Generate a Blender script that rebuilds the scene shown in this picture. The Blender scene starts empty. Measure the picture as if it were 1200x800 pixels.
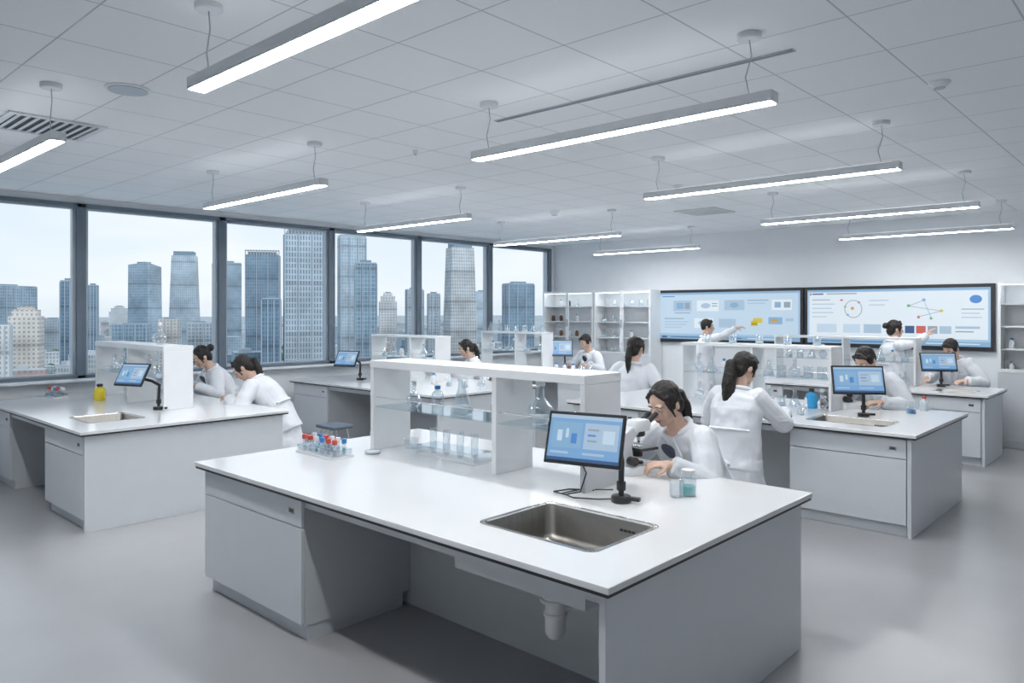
import bpy, bmesh, math, random
from mathutils import Vector, Matrix
random.seed(7)
scene=bpy.context.scene; COL=scene.collection
rad=math.radians; PI=math.pi
F=873.0; HZ=365.0; H=1.8
YAW=math.atan(0.921)
FW=Vector((-math.sin(YAW),math.cos(YAW),0)); RT=Vector((math.cos(YAW),math.sin(YAW),0))
def ray(px): return FW+RT*((px-600)/F)
def at(px,py,z):
    D=F*(H-z)/(py-HZ); p=D*ray(px); return Vector((p.x,p.y,z))
def atY(px,Y):
    d=ray(px); return d.x*Y/d.y
try:
    scene.view_settings.view_transform='Standard'
    scene.view_settings.look='None'
    scene.view_settings.gamma=1.04
except Exception: pass

# ---------------------------------------------------------------- materials
def M(name,col,rough=.5,metal=0,bump=0,bscale=40,var=.04,vscale=6,emit=0,ecol=None,spec=.5,stretch=None,bdist=.01,nosample=False):
    m=bpy.data.materials.new(name); m.use_nodes=True; nt=m.node_tree; b=nt.nodes['Principled BSDF']
    b.inputs['Roughness'].default_value=rough; b.inputs['Metallic'].default_value=metal
    b.inputs['Specular IOR Level'].default_value=spec
    tc=nt.nodes.new('ShaderNodeTexCoord'); mp=nt.nodes.new('ShaderNodeMapping')
    if stretch: mp.inputs['Scale'].default_value=stretch
    nt.links.new(tc.outputs['Object'],mp.inputs['Vector'])
    n=nt.nodes.new('ShaderNodeTexNoise'); n.inputs['Scale'].default_value=vscale; n.inputs['Detail'].default_value=4
    nt.links.new(mp.outputs[0],n.inputs['Vector'])
    r=nt.nodes.new('ShaderNodeValToRGB')
    c=Vector(col)
    r.color_ramp.elements[0].position=.3; r.color_ramp.elements[1].position=.7
    r.color_ramp.elements[0].color=(*[max(0,x*(1-var)) for x in c],1); r.color_ramp.elements[1].color=(*[min(1,x*(1+var)) for x in c],1)
    nt.links.new(n.outputs['Fac'],r.inputs[0]); nt.links.new(r.outputs[0],b.inputs['Base Color'])
    if bump:
        n2=nt.nodes.new('ShaderNodeTexNoise'); n2.inputs['Scale'].default_value=bscale; n2.inputs['Detail'].default_value=5
        nt.links.new(mp.outputs[0],n2.inputs['Vector'])
        bp=nt.nodes.new('ShaderNodeBump'); bp.inputs['Strength'].default_value=bump; bp.inputs['Distance'].default_value=bdist
        nt.links.new(n2.outputs['Fac'],bp.inputs['Height']); nt.links.new(bp.outputs[0],b.inputs['Normal'])
    if emit:
        b.inputs['Emission Color'].default_value=(*(ecol or col),1); b.inputs['Emission Strength'].default_value=emit
        if nosample:
            try: m.cycles.emission_sampling='NONE'
            except Exception: pass
    return m
def glassmat(name,tint=(.96,.98,.98),refl=.25,rough=.02,base=.04):
    m=bpy.data.materials.new(name); m.use_nodes=True; nt=m.node_tree
    for n in list(nt.nodes): nt.nodes.remove(n)
    o=nt.nodes.new('ShaderNodeOutputMaterial'); mx=nt.nodes.new('ShaderNodeMixShader')
    t=nt.nodes.new('ShaderNodeBsdfTransparent'); t.inputs[0].default_value=(*tint,1)
    g=nt.nodes.new('ShaderNodeBsdfGlossy'); g.inputs['Roughness'].default_value=rough; g.inputs[0].default_value=(.95,.97,1,1)
    lw=nt.nodes.new('ShaderNodeLayerWeight'); lw.inputs[0].default_value=.4
    mr=nt.nodes.new('ShaderNodeMapRange'); mr.inputs[3].default_value=base; mr.inputs[4].default_value=refl
    nt.links.new(lw.outputs['Facing'],mr.inputs[0]); nt.links.new(mr.outputs[0],mx.inputs[0])
    nt.links.new(t.outputs[0],mx.inputs[1]); nt.links.new(g.outputs[0],mx.inputs[2]); nt.links.new(mx.outputs[0],o.inputs[0])
    return m
def brickmat(name,c1,c2,cm,bw,bh,mort,rough=.4,metal=0,mode='facade'):
    m=bpy.data.materials.new(name); m.use_nodes=True; nt=m.node_tree; b=nt.nodes['Principled BSDF']
    b.inputs['Roughness'].default_value=rough; b.inputs['Metallic'].default_value=metal
    tc=nt.nodes.new('ShaderNodeTexCoord'); sp=nt.nodes.new('ShaderNodeSeparateXYZ'); cb=nt.nodes.new('ShaderNodeCombineXYZ')
    nt.links.new(tc.outputs['Object'],sp.inputs[0])
    if mode=='facade':
        ad=nt.nodes.new('ShaderNodeMath'); ad.operation='ADD'
        nt.links.new(sp.outputs[0],ad.inputs[0]); nt.links.new(sp.outputs[1],ad.inputs[1])
        nt.links.new(ad.outputs[0],cb.inputs[0]); nt.links.new(sp.outputs[2],cb.inputs[1])
    else:
        nt.links.new(sp.outputs[0],cb.inputs[0]); nt.links.new(sp.outputs[1],cb.inputs[1])
    br=nt.nodes.new('ShaderNodeTexBrick'); br.offset=0; br.inputs['Scale'].default_value=1
    br.inputs['Brick Width'].default_value=bw; br.inputs['Row Height'].default_value=bh; br.inputs['Mortar Size'].default_value=mort
    br.inputs['Mortar Smooth'].default_value=.1
    br.inputs['Color1'].default_value=(*c1,1); br.inputs['Color2'].default_value=(*c2,1); br.inputs['Mortar'].default_value=(*cm,1)
    nt.links.new(cb.outputs[0],br.inputs['Vector']); out=br.outputs['Color']
    if mode=='facade':
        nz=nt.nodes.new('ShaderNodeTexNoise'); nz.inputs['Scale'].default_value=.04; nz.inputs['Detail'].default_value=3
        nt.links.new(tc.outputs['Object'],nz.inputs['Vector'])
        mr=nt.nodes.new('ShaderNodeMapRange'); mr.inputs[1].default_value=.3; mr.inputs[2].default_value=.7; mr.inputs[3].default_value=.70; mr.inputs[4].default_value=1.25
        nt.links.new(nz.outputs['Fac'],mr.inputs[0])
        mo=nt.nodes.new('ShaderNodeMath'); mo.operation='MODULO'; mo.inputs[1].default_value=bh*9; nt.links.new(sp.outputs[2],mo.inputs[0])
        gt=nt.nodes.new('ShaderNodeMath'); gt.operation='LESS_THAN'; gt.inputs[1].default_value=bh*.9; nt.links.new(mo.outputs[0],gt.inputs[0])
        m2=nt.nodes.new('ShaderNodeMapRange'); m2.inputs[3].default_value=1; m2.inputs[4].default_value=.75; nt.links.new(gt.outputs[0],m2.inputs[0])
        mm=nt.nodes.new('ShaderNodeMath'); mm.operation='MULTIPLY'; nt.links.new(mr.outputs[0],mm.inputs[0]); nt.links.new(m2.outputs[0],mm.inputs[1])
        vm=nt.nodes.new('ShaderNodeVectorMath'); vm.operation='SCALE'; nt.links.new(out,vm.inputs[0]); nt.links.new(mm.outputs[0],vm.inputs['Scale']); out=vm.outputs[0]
    nt.links.new(out,b.inputs['Base Color'])
    return m

m_wall=M('wall_paint',(.83,.86,.89),.6,bump=.03,bscale=120,var=.01)
m_top=M('white_worktop',(.79,.80,.81),.12,var=.01,vscale=3)
m_cab=M('cabinet_laminate',(.60,.63,.66),.4,var=.012)
m_cab2=M('cabinet_front',(.68,.71,.74),.33,var=.012)
m_wht=M('white_board',(.82,.84,.86),.4,var=.02)
m_blk=M('black_plastic',(.018,.019,.022),.35,var=.2)
m_dk=M('dark_trim',(.03,.032,.036),.5,var=.1)
m_frame=M('window_frame_metal',(.15,.19,.235),.4,metal=.3,var=.05)
m_frame2=M('window_frame_light',(.42,.47,.52),.35,metal=.3,var=.05)
m_steel=M('brushed_steel',(.36,.34,.31),.34,metal=1,var=.10,vscale=9,stretch=(1,14,1),bump=.03,bscale=60)
m_rim=M('steel_rim',(.50,.49,.47),.25,metal=1,var=.05)
m_chr=M('chrome',(.75,.76,.78),.15,metal=1)
m_pvc=M('pvc_pipe',(.84,.85,.86),.3)
m_floor=M('vinyl_floor',(.40,.40,.412),.24,var=.035,vscale=1.6,bump=.01,bscale=9)
m_ceil=brickmat('ceiling_tiles',(.91,.935,.96),(.895,.92,.95),(.52,.55,.59),.6,.6,.0045,rough=.8,mode='flat')
m_lamp=M('lamp_diffuser',(1,1,1),.5,emit=66,ecol=(.97,.985,1))
m_uplight=M('added_uplight_glow',(1,1,1),.5,emit=1.8,ecol=(.95,.98,1))  # weak glow added on the housing tops to lift the ceiling
m_cabfill=M('cabinet_fill_glow',(1,1,1),.5,emit=9,ecol=(.9,.97,1))  # fill glow added for the dark cabinet interiors
m_lh=M('lamp_housing',(.70,.73,.76),.35,metal=.1)
m_coat=M('white_coat_cotton',(.75,.775,.82),.85,bump=.35,bscale=9,var=.02,bdist=.02,stretch=(1.6,1.6,.7))
m_collar=M('coat_collar_cotton',(.82,.85,.89),.85,bump=.1,bscale=20)
m_skin=M('skin',(.66,.44,.34),.55,var=.05,spec=.3)
m_lip=M('lips',(.45,.19,.17),.5)
m_hair=M('black_hair',(.016,.013,.012),.5,bump=1,bscale=120,var=.6,vscale=60,stretch=(1,1,.08),bdist=.006,spec=.35)
m_trs=M('navy_trousers',(.03,.04,.07),.8,bump=.2)
m_shirt=M('dark_shirt',(.05,.06,.09),.8)
m_shoe=M('dark_shoe',(.03,.03,.035),.5)
m_eyew=M('eye_white',(.8,.8,.8),.3); m_eyeb=M('iris',(.02,.012,.008),.2)
m_glass=glassmat('clear_glass',(.86,.90,.92),.85,.03,.12)
m_shelfg=glassmat('shelf_glass',(.86,.92,.93),.6,.05,.14)
m_acr=glassmat('acrylic',(.84,.88,.90),.7,.1,.18)
def liq(n,c): return M(n,c,.15,var=.05)
m_teal=liq('teal_liquid',(.06,.58,.60)); m_blue=liq('blue_liquid',(.04,.33,.65)); m_yel=liq('yellow_plastic',(.78,.60,.03))
m_red=M('red_plastic',(.62,.06,.04),.35); m_bcap=M('blue_cap_plastic',(.04,.22,.55),.35); m_amb=M('amber_glass',(.12,.045,.012),.15)
m_wcap=M('white_cap_plastic',(.80,.82,.84),.35); m_clear=M('pale_liquid',(.70,.78,.84),.1)
m_bseat=M('grey_vinyl',(.10,.13,.17),.45)
def disp(n,c,e): return M(n,[x*.15 for x in c],.3,emit=e,ecol=c,var=.02,nosample=True)
m_scr=disp('display_blue',(.22,.44,.76),.70)
m_scr3=disp('display_pale_blue',(.42,.62,.84),.72)
m_ui={}
def ui(k,c,e=.62): m_ui[k]=disp('display_'+k,c,e)
ui('navy',(.06,.14,.32)); ui('blue',(.10,.32,.80)); ui('sky',(.30,.54,.80)); ui('red',(.72,.16,.14)); ui('green',(.18,.58,.32)); ui('yellow',(.85,.68,.08)); ui('grey',(.36,.46,.56)); ui('pale',(.80,.90,.98),.76); ui('mid',(.50,.68,.88)); ui('orange',(.80,.42,.12)); ui('soft',(.60,.77,.93),.72)

# ---------------------------------------------------------------- mesh helper
class MB:
    def __init__(s): s.v=[]; s.f=[]
    def add(s,vs,fs,mt=None):
        o=len(s.v)
        s.v+=[(mt@Vector(v)) if mt else Vector(v) for v in vs]; s.f+=[tuple(i+o for i in f) for f in fs]; return s
    def box(s,x0,x1,y0,y1,z0,z1,mt=None):
        return s.add([(x0,y0,z0),(x1,y0,z0),(x1,y1,z0),(x0,y1,z0),(x0,y0,z1),(x1,y0,z1),(x1,y1,z1),(x0,y1,z1)],
            [(0,3,2,1),(4,5,6,7),(0,1,5,4),(1,2,6,5),(2,3,7,6),(3,0,4,7)],mt)
    def loft(s,rings,cap=True,mt=None,close=False):
        n=len(rings[0]); vs=[p for r in rings for p in r]; fs=[]
        k=len(rings)
        for i in range(k if close else k-1):
            a=i*n; b=((i+1)%k)*n
            for j in range(n):
                j2=(j+1)%n; fs.append((a+j,a+j2,b+j2,b+j))
        if cap and not close: fs.append(tuple(range(n-1,-1,-1))); fs.append(tuple((k-1)*n+j for j in range(n)))
        return s.add(vs,fs,mt)
    def lathe(s,prof,c=(0,0,0),n=20,mt=None,cap=True):
        rings=[[(c[0]+max(r,.0002)*math.cos(2*PI*j/n),c[1]+max(r,.0002)*math.sin(2*PI*j/n),c[2]+z) for j in range(n)] for r,z in prof]
        return s.loft(rings,cap,mt)
    def cyl(s,p0,p1,r0,r1=None,n=14):
        p0=Vector(p0);p1=Vector(p1); r1=r0 if r1 is None else r1
        d=(p1-p0).normalized(); a=d.orthogonal().normalized(); b=d.cross(a)
        return s.loft([[p+r*(a*math.cos(2*PI*j/n)+b*math.sin(2*PI*j/n)) for j in range(n)] for p,r in((p0,r0),(p1,r1))])
    def cap(s,p0,r0,p1,r1,n=12):
        p0=Vector(p0);p1=Vector(p1); d=p1-p0
        if d.length<1e-5: d=Vector((0,0,1e-4))
        d.normalize(); a=d.orthogonal().normalized(); b=d.cross(a); rings=[]
        for t in (-90,-60,-30,0): 
            rings.append((p0+d*r0*math.sin(rad(t)),max(r0*math.cos(rad(t)),.0003)))
        for t in (0,30,60,90):
            rings.append((p1+d*r1*math.sin(rad(t)),max(r1*math.cos(rad(t)),.0003)))
        return s.loft([[c+r*(a*math.cos(2*PI*j/n)+b*math.sin(2*PI*j/n)) for j in range(n)] for c,r in rings])
    def ell(s,c,r,mt=None,n=16,m=10):
        if isinstance(r,(int,float)): r=(r,r,r)
        rings=[]
        for i in range(m+1):
            t=-PI/2+PI*i/m; k=max(math.cos(t),.003)
            rings.append([(c[0]+r[0]*k*math.cos(2*PI*j/n),c[1]+r[1]*k*math.sin(2*PI*j/n),c[2]+r[2]*math.sin(t)) for j in range(n)])
        return s.loft(rings,True,mt)
    def tube(s,pts,r,n=8,closed=False):
        pts=[Vector(p) for p in pts]; rings=[]; k=len(pts); prev=None
        for i,p in enumerate(pts):
            if closed: d=pts[(i+1)%k]-pts[i-1]
            else: d=pts[min(i+1,k-1)]-pts[max(i-1,0)]
            d.normalize()
            if prev is None: a=d.orthogonal().normalized()
            else: a=(prev-d*prev.dot(d)).normalized()
            prev=a; b=d.cross(a); rr=r[i] if isinstance(r,(list,tuple)) else r
            rings.append([p+rr*(a*math.cos(2*PI*j/n)+b*math.sin(2*PI*j/n)) for j in range(n)])
        return s.loft(rings,True,None,closed)
    def build(s,name,mat,parent=None,smooth=False,bevel=0,sharp=40):
        me=bpy.data.meshes.new(name); me.from_pydata([tuple(v) for v in s.v],[],s.f)
        bm=bmesh.new(); bm.from_mesh(me); bmesh.ops.recalc_face_normals(bm,faces=bm.faces)
        if smooth:
            for f in bm.faces: f.smooth=True
            for e in bm.edges:
                if len(e.link_faces)==2 and e.calc_face_angle(0)>rad(sharp): e.smooth=False
        bm.to_mesh(me); bm.free(); me.materials.append(mat)
        o=bpy.data.objects.new(name,me); COL.objects.link(o)
        if parent: o.parent=parent
        if bevel:
            md=o.modifiers.new('Bevel','BEVEL'); md.width=bevel; md.segments=2; md.limit_method='ANGLE'
        return o
def tag(o,label,cat,group=None,kind=None):
    o['label']=label; o['category']=cat
    if group: o['group']=group
    if kind: o['kind']=kind
    return o
def thing(name,label,cat,loc=(0,0,0),rz=0,group=None,scale=1):
    o=bpy.data.objects.new(name,None); o.empty_display_size=.1; COL.objects.link(o); o.location=loc; o.rotation_euler=(0,0,rz); o.scale=(scale,)*3
    return tag(o,label,cat,group)
def struct(name,mb,m,label,parent=None,**k):
    o=mb.build(name,m,parent,**k)
    if not parent: o['kind']='structure'; o['label']=label; o['category']=name.split('_')[0]
    return o
def rrect(cx,cy,w,d,r,z,n=5):
    p=[]
    for (sx,sy,a0) in ((1,1,0),(-1,1,90),(-1,-1,180),(1,-1,270)):
        for i in range(n+1):
            a=rad(a0+90*i/n); p.append((cx+sx*(w/2-r)+r*math.cos(a),cy+sy*(d/2-r)+r*math.sin(a),z))
    return p

# ---------------------------------------------------------------- room shell
XW=-9.9; YB=12.04; ZC=3.17; XR=2.4; YF=-2.2
struct('floor',MB().box(XW-.2,XR+.2,YF-.2,YB+.2,-.12,0),m_floor,'pale grey vinyl floor')
struct('ceiling',MB().box(XW-.2,XR+.2,YF-.2,YB+.2,ZC,ZC+.12),m_ceil,'white tiled ceiling')
struct('wall_back',MB().box(XW-.2,XR+.2,YB,YB+.2,0,ZC),m_wall,'white wall behind the screens')
struct('wall_right',MB().box(XR,XR+.2,YF,YB,0,ZC),m_wall,'white right wall')
struct('wall_front',MB().box(XW,XR,YF-.2,YF,0,ZC),m_wall,'white wall behind the viewer')
SILL=1.0; HEAD=3.10
ys=[1.33+1.76*k for k in range(-1,7)]; ys[-1]=YB-.12
wl=MB(); wl.box(XW-.2,XW,YF,YB,0,SILL-.03); wl.box(XW-.2,XW,YF,YB,HEAD,ZC); wl.box(XW-.2,XW,YF,ys[0],SILL-.03,HEAD); wl.box(XW-.2,XW,ys[-1],YB,SILL-.03,HEAD)
struct('wall_left',wl,m_wall,'white wall below the windows')
struct('trim_1',MB().box(XW-.2,XW+.16,ys[0],YB-.002,SILL-.03,SILL),m_wht,'window sill ledge',bevel=.004)
struct('trim_2',MB().box(XW+.001,XW+.02,YF,YB,0,.1),m_frame2,'skirting along window wall')
struct('baseboard_back',MB().box(XW+.02,XR,YB-.015,YB-.001,0,.1),m_frame2,'skirting along back wall')
for i in range(len(ys)-1):
    a,b=ys[i],ys[i+1]; x0,x1=XW-.12,XW+.04
    fr=MB()
    fr.box(x0,x1,a,a+.04,SILL,HEAD); fr.box(x0,x1,b-.06,b,SILL,HEAD); fr.box(x0,x1,a,b,HEAD-.05,HEAD); fr.box(x0,x1,a,b,SILL,SILL+.04)
    w=struct('window_%d'%(i+1),fr,m_frame,'tall window bay with dark grey metal frame looking over the city',bevel=.004)
    l=MB(); l.box(x0+.03,x1-.05,a+.04,a+.075,SILL+.04,HEAD-.05); l.box(x0+.03,x1-.05,b-.095,b-.06,SILL+.04,HEAD-.05)
    l.box(x0+.03,x1-.05,a+.075,b-.095,HEAD-.07,HEAD-.05); l.box(x0+.03,x1-.05,a+.075,b-.095,SILL+.04,SILL+.06)
    l.build('sash',m_frame2,w)

# ---------------------------------------------------------------- ceiling fittings
def pendant(x0,x1,y,label):
    t=thing('pendant_light',label,'light',((x0+x1)/2,y,2.81),0,'linear pendant lights in rows under the ceiling')
    L=(x1-x0)/2; w=.042
    h=MB().box(-L,L,-w,w,.012,.055); h.box(-L,-L+.012,-w,w,0,.012); h.box(L-.012,L,-w,w,0,.012); h.box(-L+.012,L-.012,-w,-w+.006,0,.012); h.box(-L+.012,L-.012,w-.006,w,0,.012)
    h.build('housing',m_lh,t,bevel=.002)
    MB().box(-L+.012,L-.012,-w+.006,w-.006,-.003,.0115).build('diffuser',m_lamp,t)
    MB().box(-L+.05,L-.05,-w+.012,w-.012,.0552,.058).build('added_uplight',m_uplight,t)  # added glowing strip, brightens the ceiling; not a part of the fitting
    for sx in (-L+.13,L-.13):
        MB().lathe([(.055,ZC-2.81-.03),(.06,ZC-2.81-.025),(.06,ZC-2.81-.001)],(sx,0,0)).build('canopy',m_lh,t,smooth=True)
        MB().tube([(sx,0,.06),(sx-.02,0,.15),(sx+.012,0,.25),(sx,0,ZC-2.81-.03)],.0035,6).build('cable',m_frame2,t)
    return t
pendant(-3.38,-1.30,1.53,'linear pendant light nearest the viewer, cut off by the top of the photo')
pendant(-3.56,-1.50,3.50,'linear pendant light directly over the front bench with the large sink')
pendant(-3.66,-1.55,5.75,'linear pendant light over the aisle behind the front bench')
pendant(-3.73,-1.55,8.34,'linear pendant light over the rear edge of the right middle bench')
pendant(-3.70,-1.65,10.8,'linear pendant light just before the right wall screen')
pendant(-7.0,-4.95,1.42,'linear pendant light at the left edge of the photo beside the slatted vent')
pendant(-7.18,-5.14,3.36,'linear pendant light over the left window bench')
pendant(-7.82,-5.82,5.63,'linear pendant light over the middle window bench')
pendant(-7.95,-5.65,8.25,'linear pendant light between the middle and far window benches')
pendant(-7.9,-5.85,10.75,'farthest pendant light, near the glass door cabinets')
for (x,y,w,d,lb) in ((-6.25,1.72,.62,.62,'dark slatted air vent in the ceiling beside the left windows'),(-4.95,9.25,.6,.6,'small slatted air vent in the ceiling near the screens')):
    t=thing('ceiling_vent',lb,'vent',(x,y,ZC-.001))
    f=MB(); f.box(-w/2,w/2,-d/2,-d/2+.04,-.015,0); f.box(-w/2,w/2,d/2-.04,d/2,-.015,0); f.box(-w/2,-w/2+.04,-d/2+.04,d/2-.04,-.015,0); f.box(w/2-.04,w/2,-d/2+.04,d/2-.04,-.015,0)
    f.build('frame',m_lh,t); MB().box(-w/2+.04,w/2-.04,-d/2+.04,d/2-.04,-.003,0).build('backing',m_dk,t)
    sl=MB()
    for k in range(9):
        yy=-d/2+.07+k*(d-.14)/8; sl.box(-w/2+.04,w/2-.04,yy-.012,yy+.012,-.012,-.006)
    sl.build('slats',m_lh,t)
t=thing('slot_diffuser','long thin dark slot diffuser in the ceiling over the front bench','vent',(-2.63,3.86,ZC-.001))
MB().box(-1.08,1.08,-.022,.022,-.006,0).build('frame',m_frame2,t); MB().box(-1.07,1.07,-.012,.012,-.008,-.005).build('slot',m_frame,t)
def disc(px,py,r,lb,name='smoke_detector',cat='detector',h=.035):
    p=at(px,py,ZC); t=thing(name,lb,cat,(p.x,p.y,ZC-.001))
    MB().lathe([(r,0),(r,-.01),(r*.85,-.018),(r*.6,-h),(0,-h)]).build('housing',m_wht,t,smooth=True)
    MB().lathe([(r*.5,-h-.004),(r*.55,-h+.001)]).build('sensor',m_frame2,t)
disc(1101,96,.06,'smoke detector on the ceiling at the right')
disc(795,217,.06,'smoke detector on the ceiling above the screens')
disc(487,176,.025,'tiny ceiling sprinkler left of the front bench pendant','sprinkler','sprinkler')
disc(650,247,.07,'dome sensor on the ceiling near the room corner','dome_sensor','sensor',.06)
p=at(150,104,ZC); t=thing('ceiling_speaker','round flush ceiling speaker near the slatted vent','speaker',(p.x,p.y,ZC-.001))
MB().lathe([(.13,0),(.13,-.008),(.115,-.01)]).build('rim',m_wht,t,smooth=True); MB().lathe([(.112,-.009),(.112,-.014),(0,-.014)]).build('grille',m_frame2,t)

# ---------------------------------------------------------------- benches
TZ=.83
def bench(desc,x0,x1,y0,y1,peds,sink=None,back_peds=(),split=.8):
    cx,cy=(x0+x1)/2,(y0+y1)/2
    t=thing('worktop','glossy white worktop of the '+desc,'worktop',(cx,cy,.79))
    def slab(mb,ix,z0,z1):
        X=[x0+ix-cx,x1-ix-cx]; Y=[y0+ix-cy,y1-ix-cy]
        if not sink: mb.box(X[0],X[1],Y[0],Y[1],z0,z1); return
        a,b,c,d=sink; g=.012
        xs=[X[0],a+g-cx,b-g-cx,X[1]]; yy=[Y[0],c+g-cy,d-g-cy,Y[1]]
        vs=[(x,y,z) for z in (z0,z1) for y in yy for x in xs]; I=lambda i,j,k:k*16+j*4+i
        fs=[]
        for i in range(3):
            for j in range(3):
                if i==1 and j==1: continue
                for k in (0,1): fs.append((I(i,j,k),I(i+1,j,k),I(i+1,j+1,k),I(i,j+1,k)))
        for i in range(3):
            fs.append((I(i,0,0),I(i+1,0,0),I(i+1,0,1),I(i,0,1))); fs.append((I(i,3,0),I(i+1,3,0),I(i+1,3,1),I(i,3,1)))
            fs.append((I(0,i,0),I(0,i+1,0),I(0,i+1,1),I(0,i,1))); fs.append((I(3,i,0),I(3,i+1,0),I(3,i+1,1),I(3,i,1)))
        fs+=[(I(1,1,0),I(2,1,0),I(2,1,1),I(1,1,1)),(I(1,2,0),I(2,2,0),I(2,2,1),I(1,2,1)),(I(1,1,0),I(1,2,0),I(1,2,1),I(1,1,1)),(I(2,1,0),I(2,2,0),I(2,2,1),I(2,1,1))]
        mb.add(vs,fs)
    a=MB(); slab(a,0,.014,.04); a.build('top_slab',m_top,t,bevel=.003)
    a=MB(); slab(a,.006,0,.0138); a.build('edge_trim',m_dk,t)
    ov=.045; X0,X1,Y0,Y1=x0+ov,x1-ov,y0+ov,y1-ov
    ym=y0+split
    b=thing('bench_base','pale grey panel frame under the '+desc,'bench base',(cx,cy,0))
    MB().box(X1-.03-cx,X1-cx,Y0-cy,Y1-cy,0,.789).build('end_panel',m_cab2,b,bevel=.002)
    MB().box(X0-cx,X0+.03-cx,ym+.02-cy,Y1-cy,0,.789).build('end_panel',m_cab2,b,bevel=.002)
    MB().box(X0+.03-cx,X1-.031-cx,ym-cy,ym+.02-cy,0,.789).build('centre_panel',m_cab,b)
    spans=[];cur=X0
    for (pa,pb,_) in sorted(peds):
        if pa-cur>.1: spans.append((cur,pa))
        cur=pb
    if X1-.03-cur>.1: spans.append((cur,X1-.031))
    for (sa,sb) in spans:
        MB().box(sa+.001-cx,sb-.001-cx,Y0+.02-cy,Y0+.04-cy,.735,.788).build('rail',m_cab2,b)
    if sink:
        a_,b_,c_,d_=sink
        if not any(pa<b_ and pb>a_ for pa,pb,_ in peds):
            # open-topped box of thin boards round the basin
            xa,xb,ya,yb=a_-.05-cx,b_+.04-cx,c_-.1-cy,min(d_+.03,ym-.002)-cy; q=.012
            m=MB(); m.box(xa,xb,ya,ya+q,.636,.734); m.box(xa,xb,yb-q,yb,.636,.788); m.box(xa,xa+q,ya+q,yb-q,.636,.734); m.box(xb-q,xb,ya+q,yb-q,.636,.734); m.box(xa+q,xb-q,ya+q,yb-q,.630,.640)
            m.build('sink_casing',m_cab2,b)
        s=thing('sink','stainless steel inset sink in the '+desc,'sink',((a_+b_)/2,(c_+d_)/2,TZ))
        w,d=b_-a_,d_-c_
        MB().loft([rrect(0,0,w+.02,d+.02,.05,.0005),rrect(0,0,w+.02,d+.02,.05,.0025),rrect(0,0,w-.014,d-.014,.045,.0028),rrect(0,0,w-.020,d-.020,.045,-.002)],False).build('rim',m_rim,s,smooth=True,sharp=50)
        rg=[rrect(0,0,w-.018,d-.018,.045,-.001),rrect(0,0,w-.026,d-.026,.045,-.008),rrect(0,0,w-.05,d-.05,.05,-.14),rrect(0,0,w-.075,d-.075,.06,-.168),rrect(0,0,w-.14,d-.14,.05,-.178),rrect(0,0,.09,.09,.04,-.184)]
        MB().loft(rg,False).build('basin',m_steel,s,smooth=True,sharp=70)
        MB().lathe([(.045,-.182),(.045,-.1785),(.03,-.1785),(.03,-.184),(0,-.184)]).build('drain',m_dk,s,smooth=True)
        o=MB()
        for k in range(4): o.box(w/2-.2+k*.022,w/2-.185+k*.022,d/2-.0255,d/2-.020,-.055,-.045)
        o.build('overflow_slots',m_dk,s)
    def cab(pa,pb,ya,yb,front,lb):
        c=thing('base_cabinet',lb,'cabinet',((pa+pb)/2,(ya+yb)/2,0)); w=(pb-pa)/2; d=(yb-ya)/2; s=-1 if front else 1
        f0,f1=-d+(.02 if front else 0),d-(0 if front else .02)
        wet=sink and pa<sink[1] and pb>sink[0] and front
        zt=.62 if wet else .789
        m=MB(); m.box(-w,w,f0,f1,.09,zt); m.box(-w+.01,w-.01,-d+.05,d-.05,0,.089)
        if wet: m.box(-w,-w+.016,f0,f1,zt,.789); m.box(w-.016,w,f0,f1,zt,.789)
        m.build('body',m_cab,c)
        def fb(z0,z1):
            y=s*d; return MB().box(-w+.004,w-.004,min(y,y-s*.0195),max(y,y-s*.0195),z0,z1)
        dr=fb(.628,.782).build('drawer',m_cab2,c,bevel=.002)
        MB().box(w-.13,w-.075,min(s*(d+.003),s*d),max(s*(d+.003),s*d),.69,.72).build('label_holder',m_rim,dr)
        MB().box(w-.122,w-.083,min(s*(d+.0045),s*(d+.003)),max(s*(d+.0045),s*(d+.003)),.697,.713).build('lock',m_dk,dr)
        fb(.1,.621).build('door',m_cab2,c,bevel=.002)
    for (pa,pb,wh) in peds: cab(pa,pb,Y0,ym-.001,True,'grey one-drawer cabinet at the front %s of the %s'%(wh,desc))
    for (pa,pb) in back_peds: cab(pa,pb,ym+.021,Y1,False,'grey cabinet at the rear side of the '+desc)
D1='front bench'; D2='left window bench'; D3='right middle bench'; D4='far right bench'; D5='middle window bench'; D6='far window bench'
bench(D1,-4.77,-1.52,2.15,4.03,[(-4.72,-3.57,'left end')],(-2.44,-1.79,2.42,2.93),[(-4.68,-3.9)])
bench(D2,-9.70,-6.60,2.05,3.92,[(-7.68,-6.68,'right end'),(-9.62,-8.82,'left end')],(-7.62,-7.08,2.27,2.74),[(-9.6,-9.0)])
bench(D3,-5.10,-1.62,6.42,8.22,[(-2.64,-1.70,'right end'),(-5.05,-4.2,'left end')],(-2.60,-1.94,6.72,7.16),[(-5.0,-4.2)])
bench(D4,-5.05,-1.77,10.0,11.15,[(-2.6,-1.85,'right end'),(-5.0,-4.2,'left end')],(-2.4,-1.95,10.2,10.55),[(-4.96,-4.2)],split=.6)
bench(D5,-9.60,-6.40,5.70,7.50,[(-9.55,-8.7,'left end')],None,[(-9.5,-8.9)])
bench(D6,-9.60,-6.40,8.80,10.05,[(-7.2,-6.48,'right end')],None,[(-9.5,-8.9)],split=.7)
t=thing('drain_pipe','ribbed white plastic drain trap hanging below the large sink','pipe',(-2.13,2.60,.33))
MB().lathe([(.046,.20),(.046,.299)]).build('upper_pipe',m_pvc,t,smooth=True)
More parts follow.
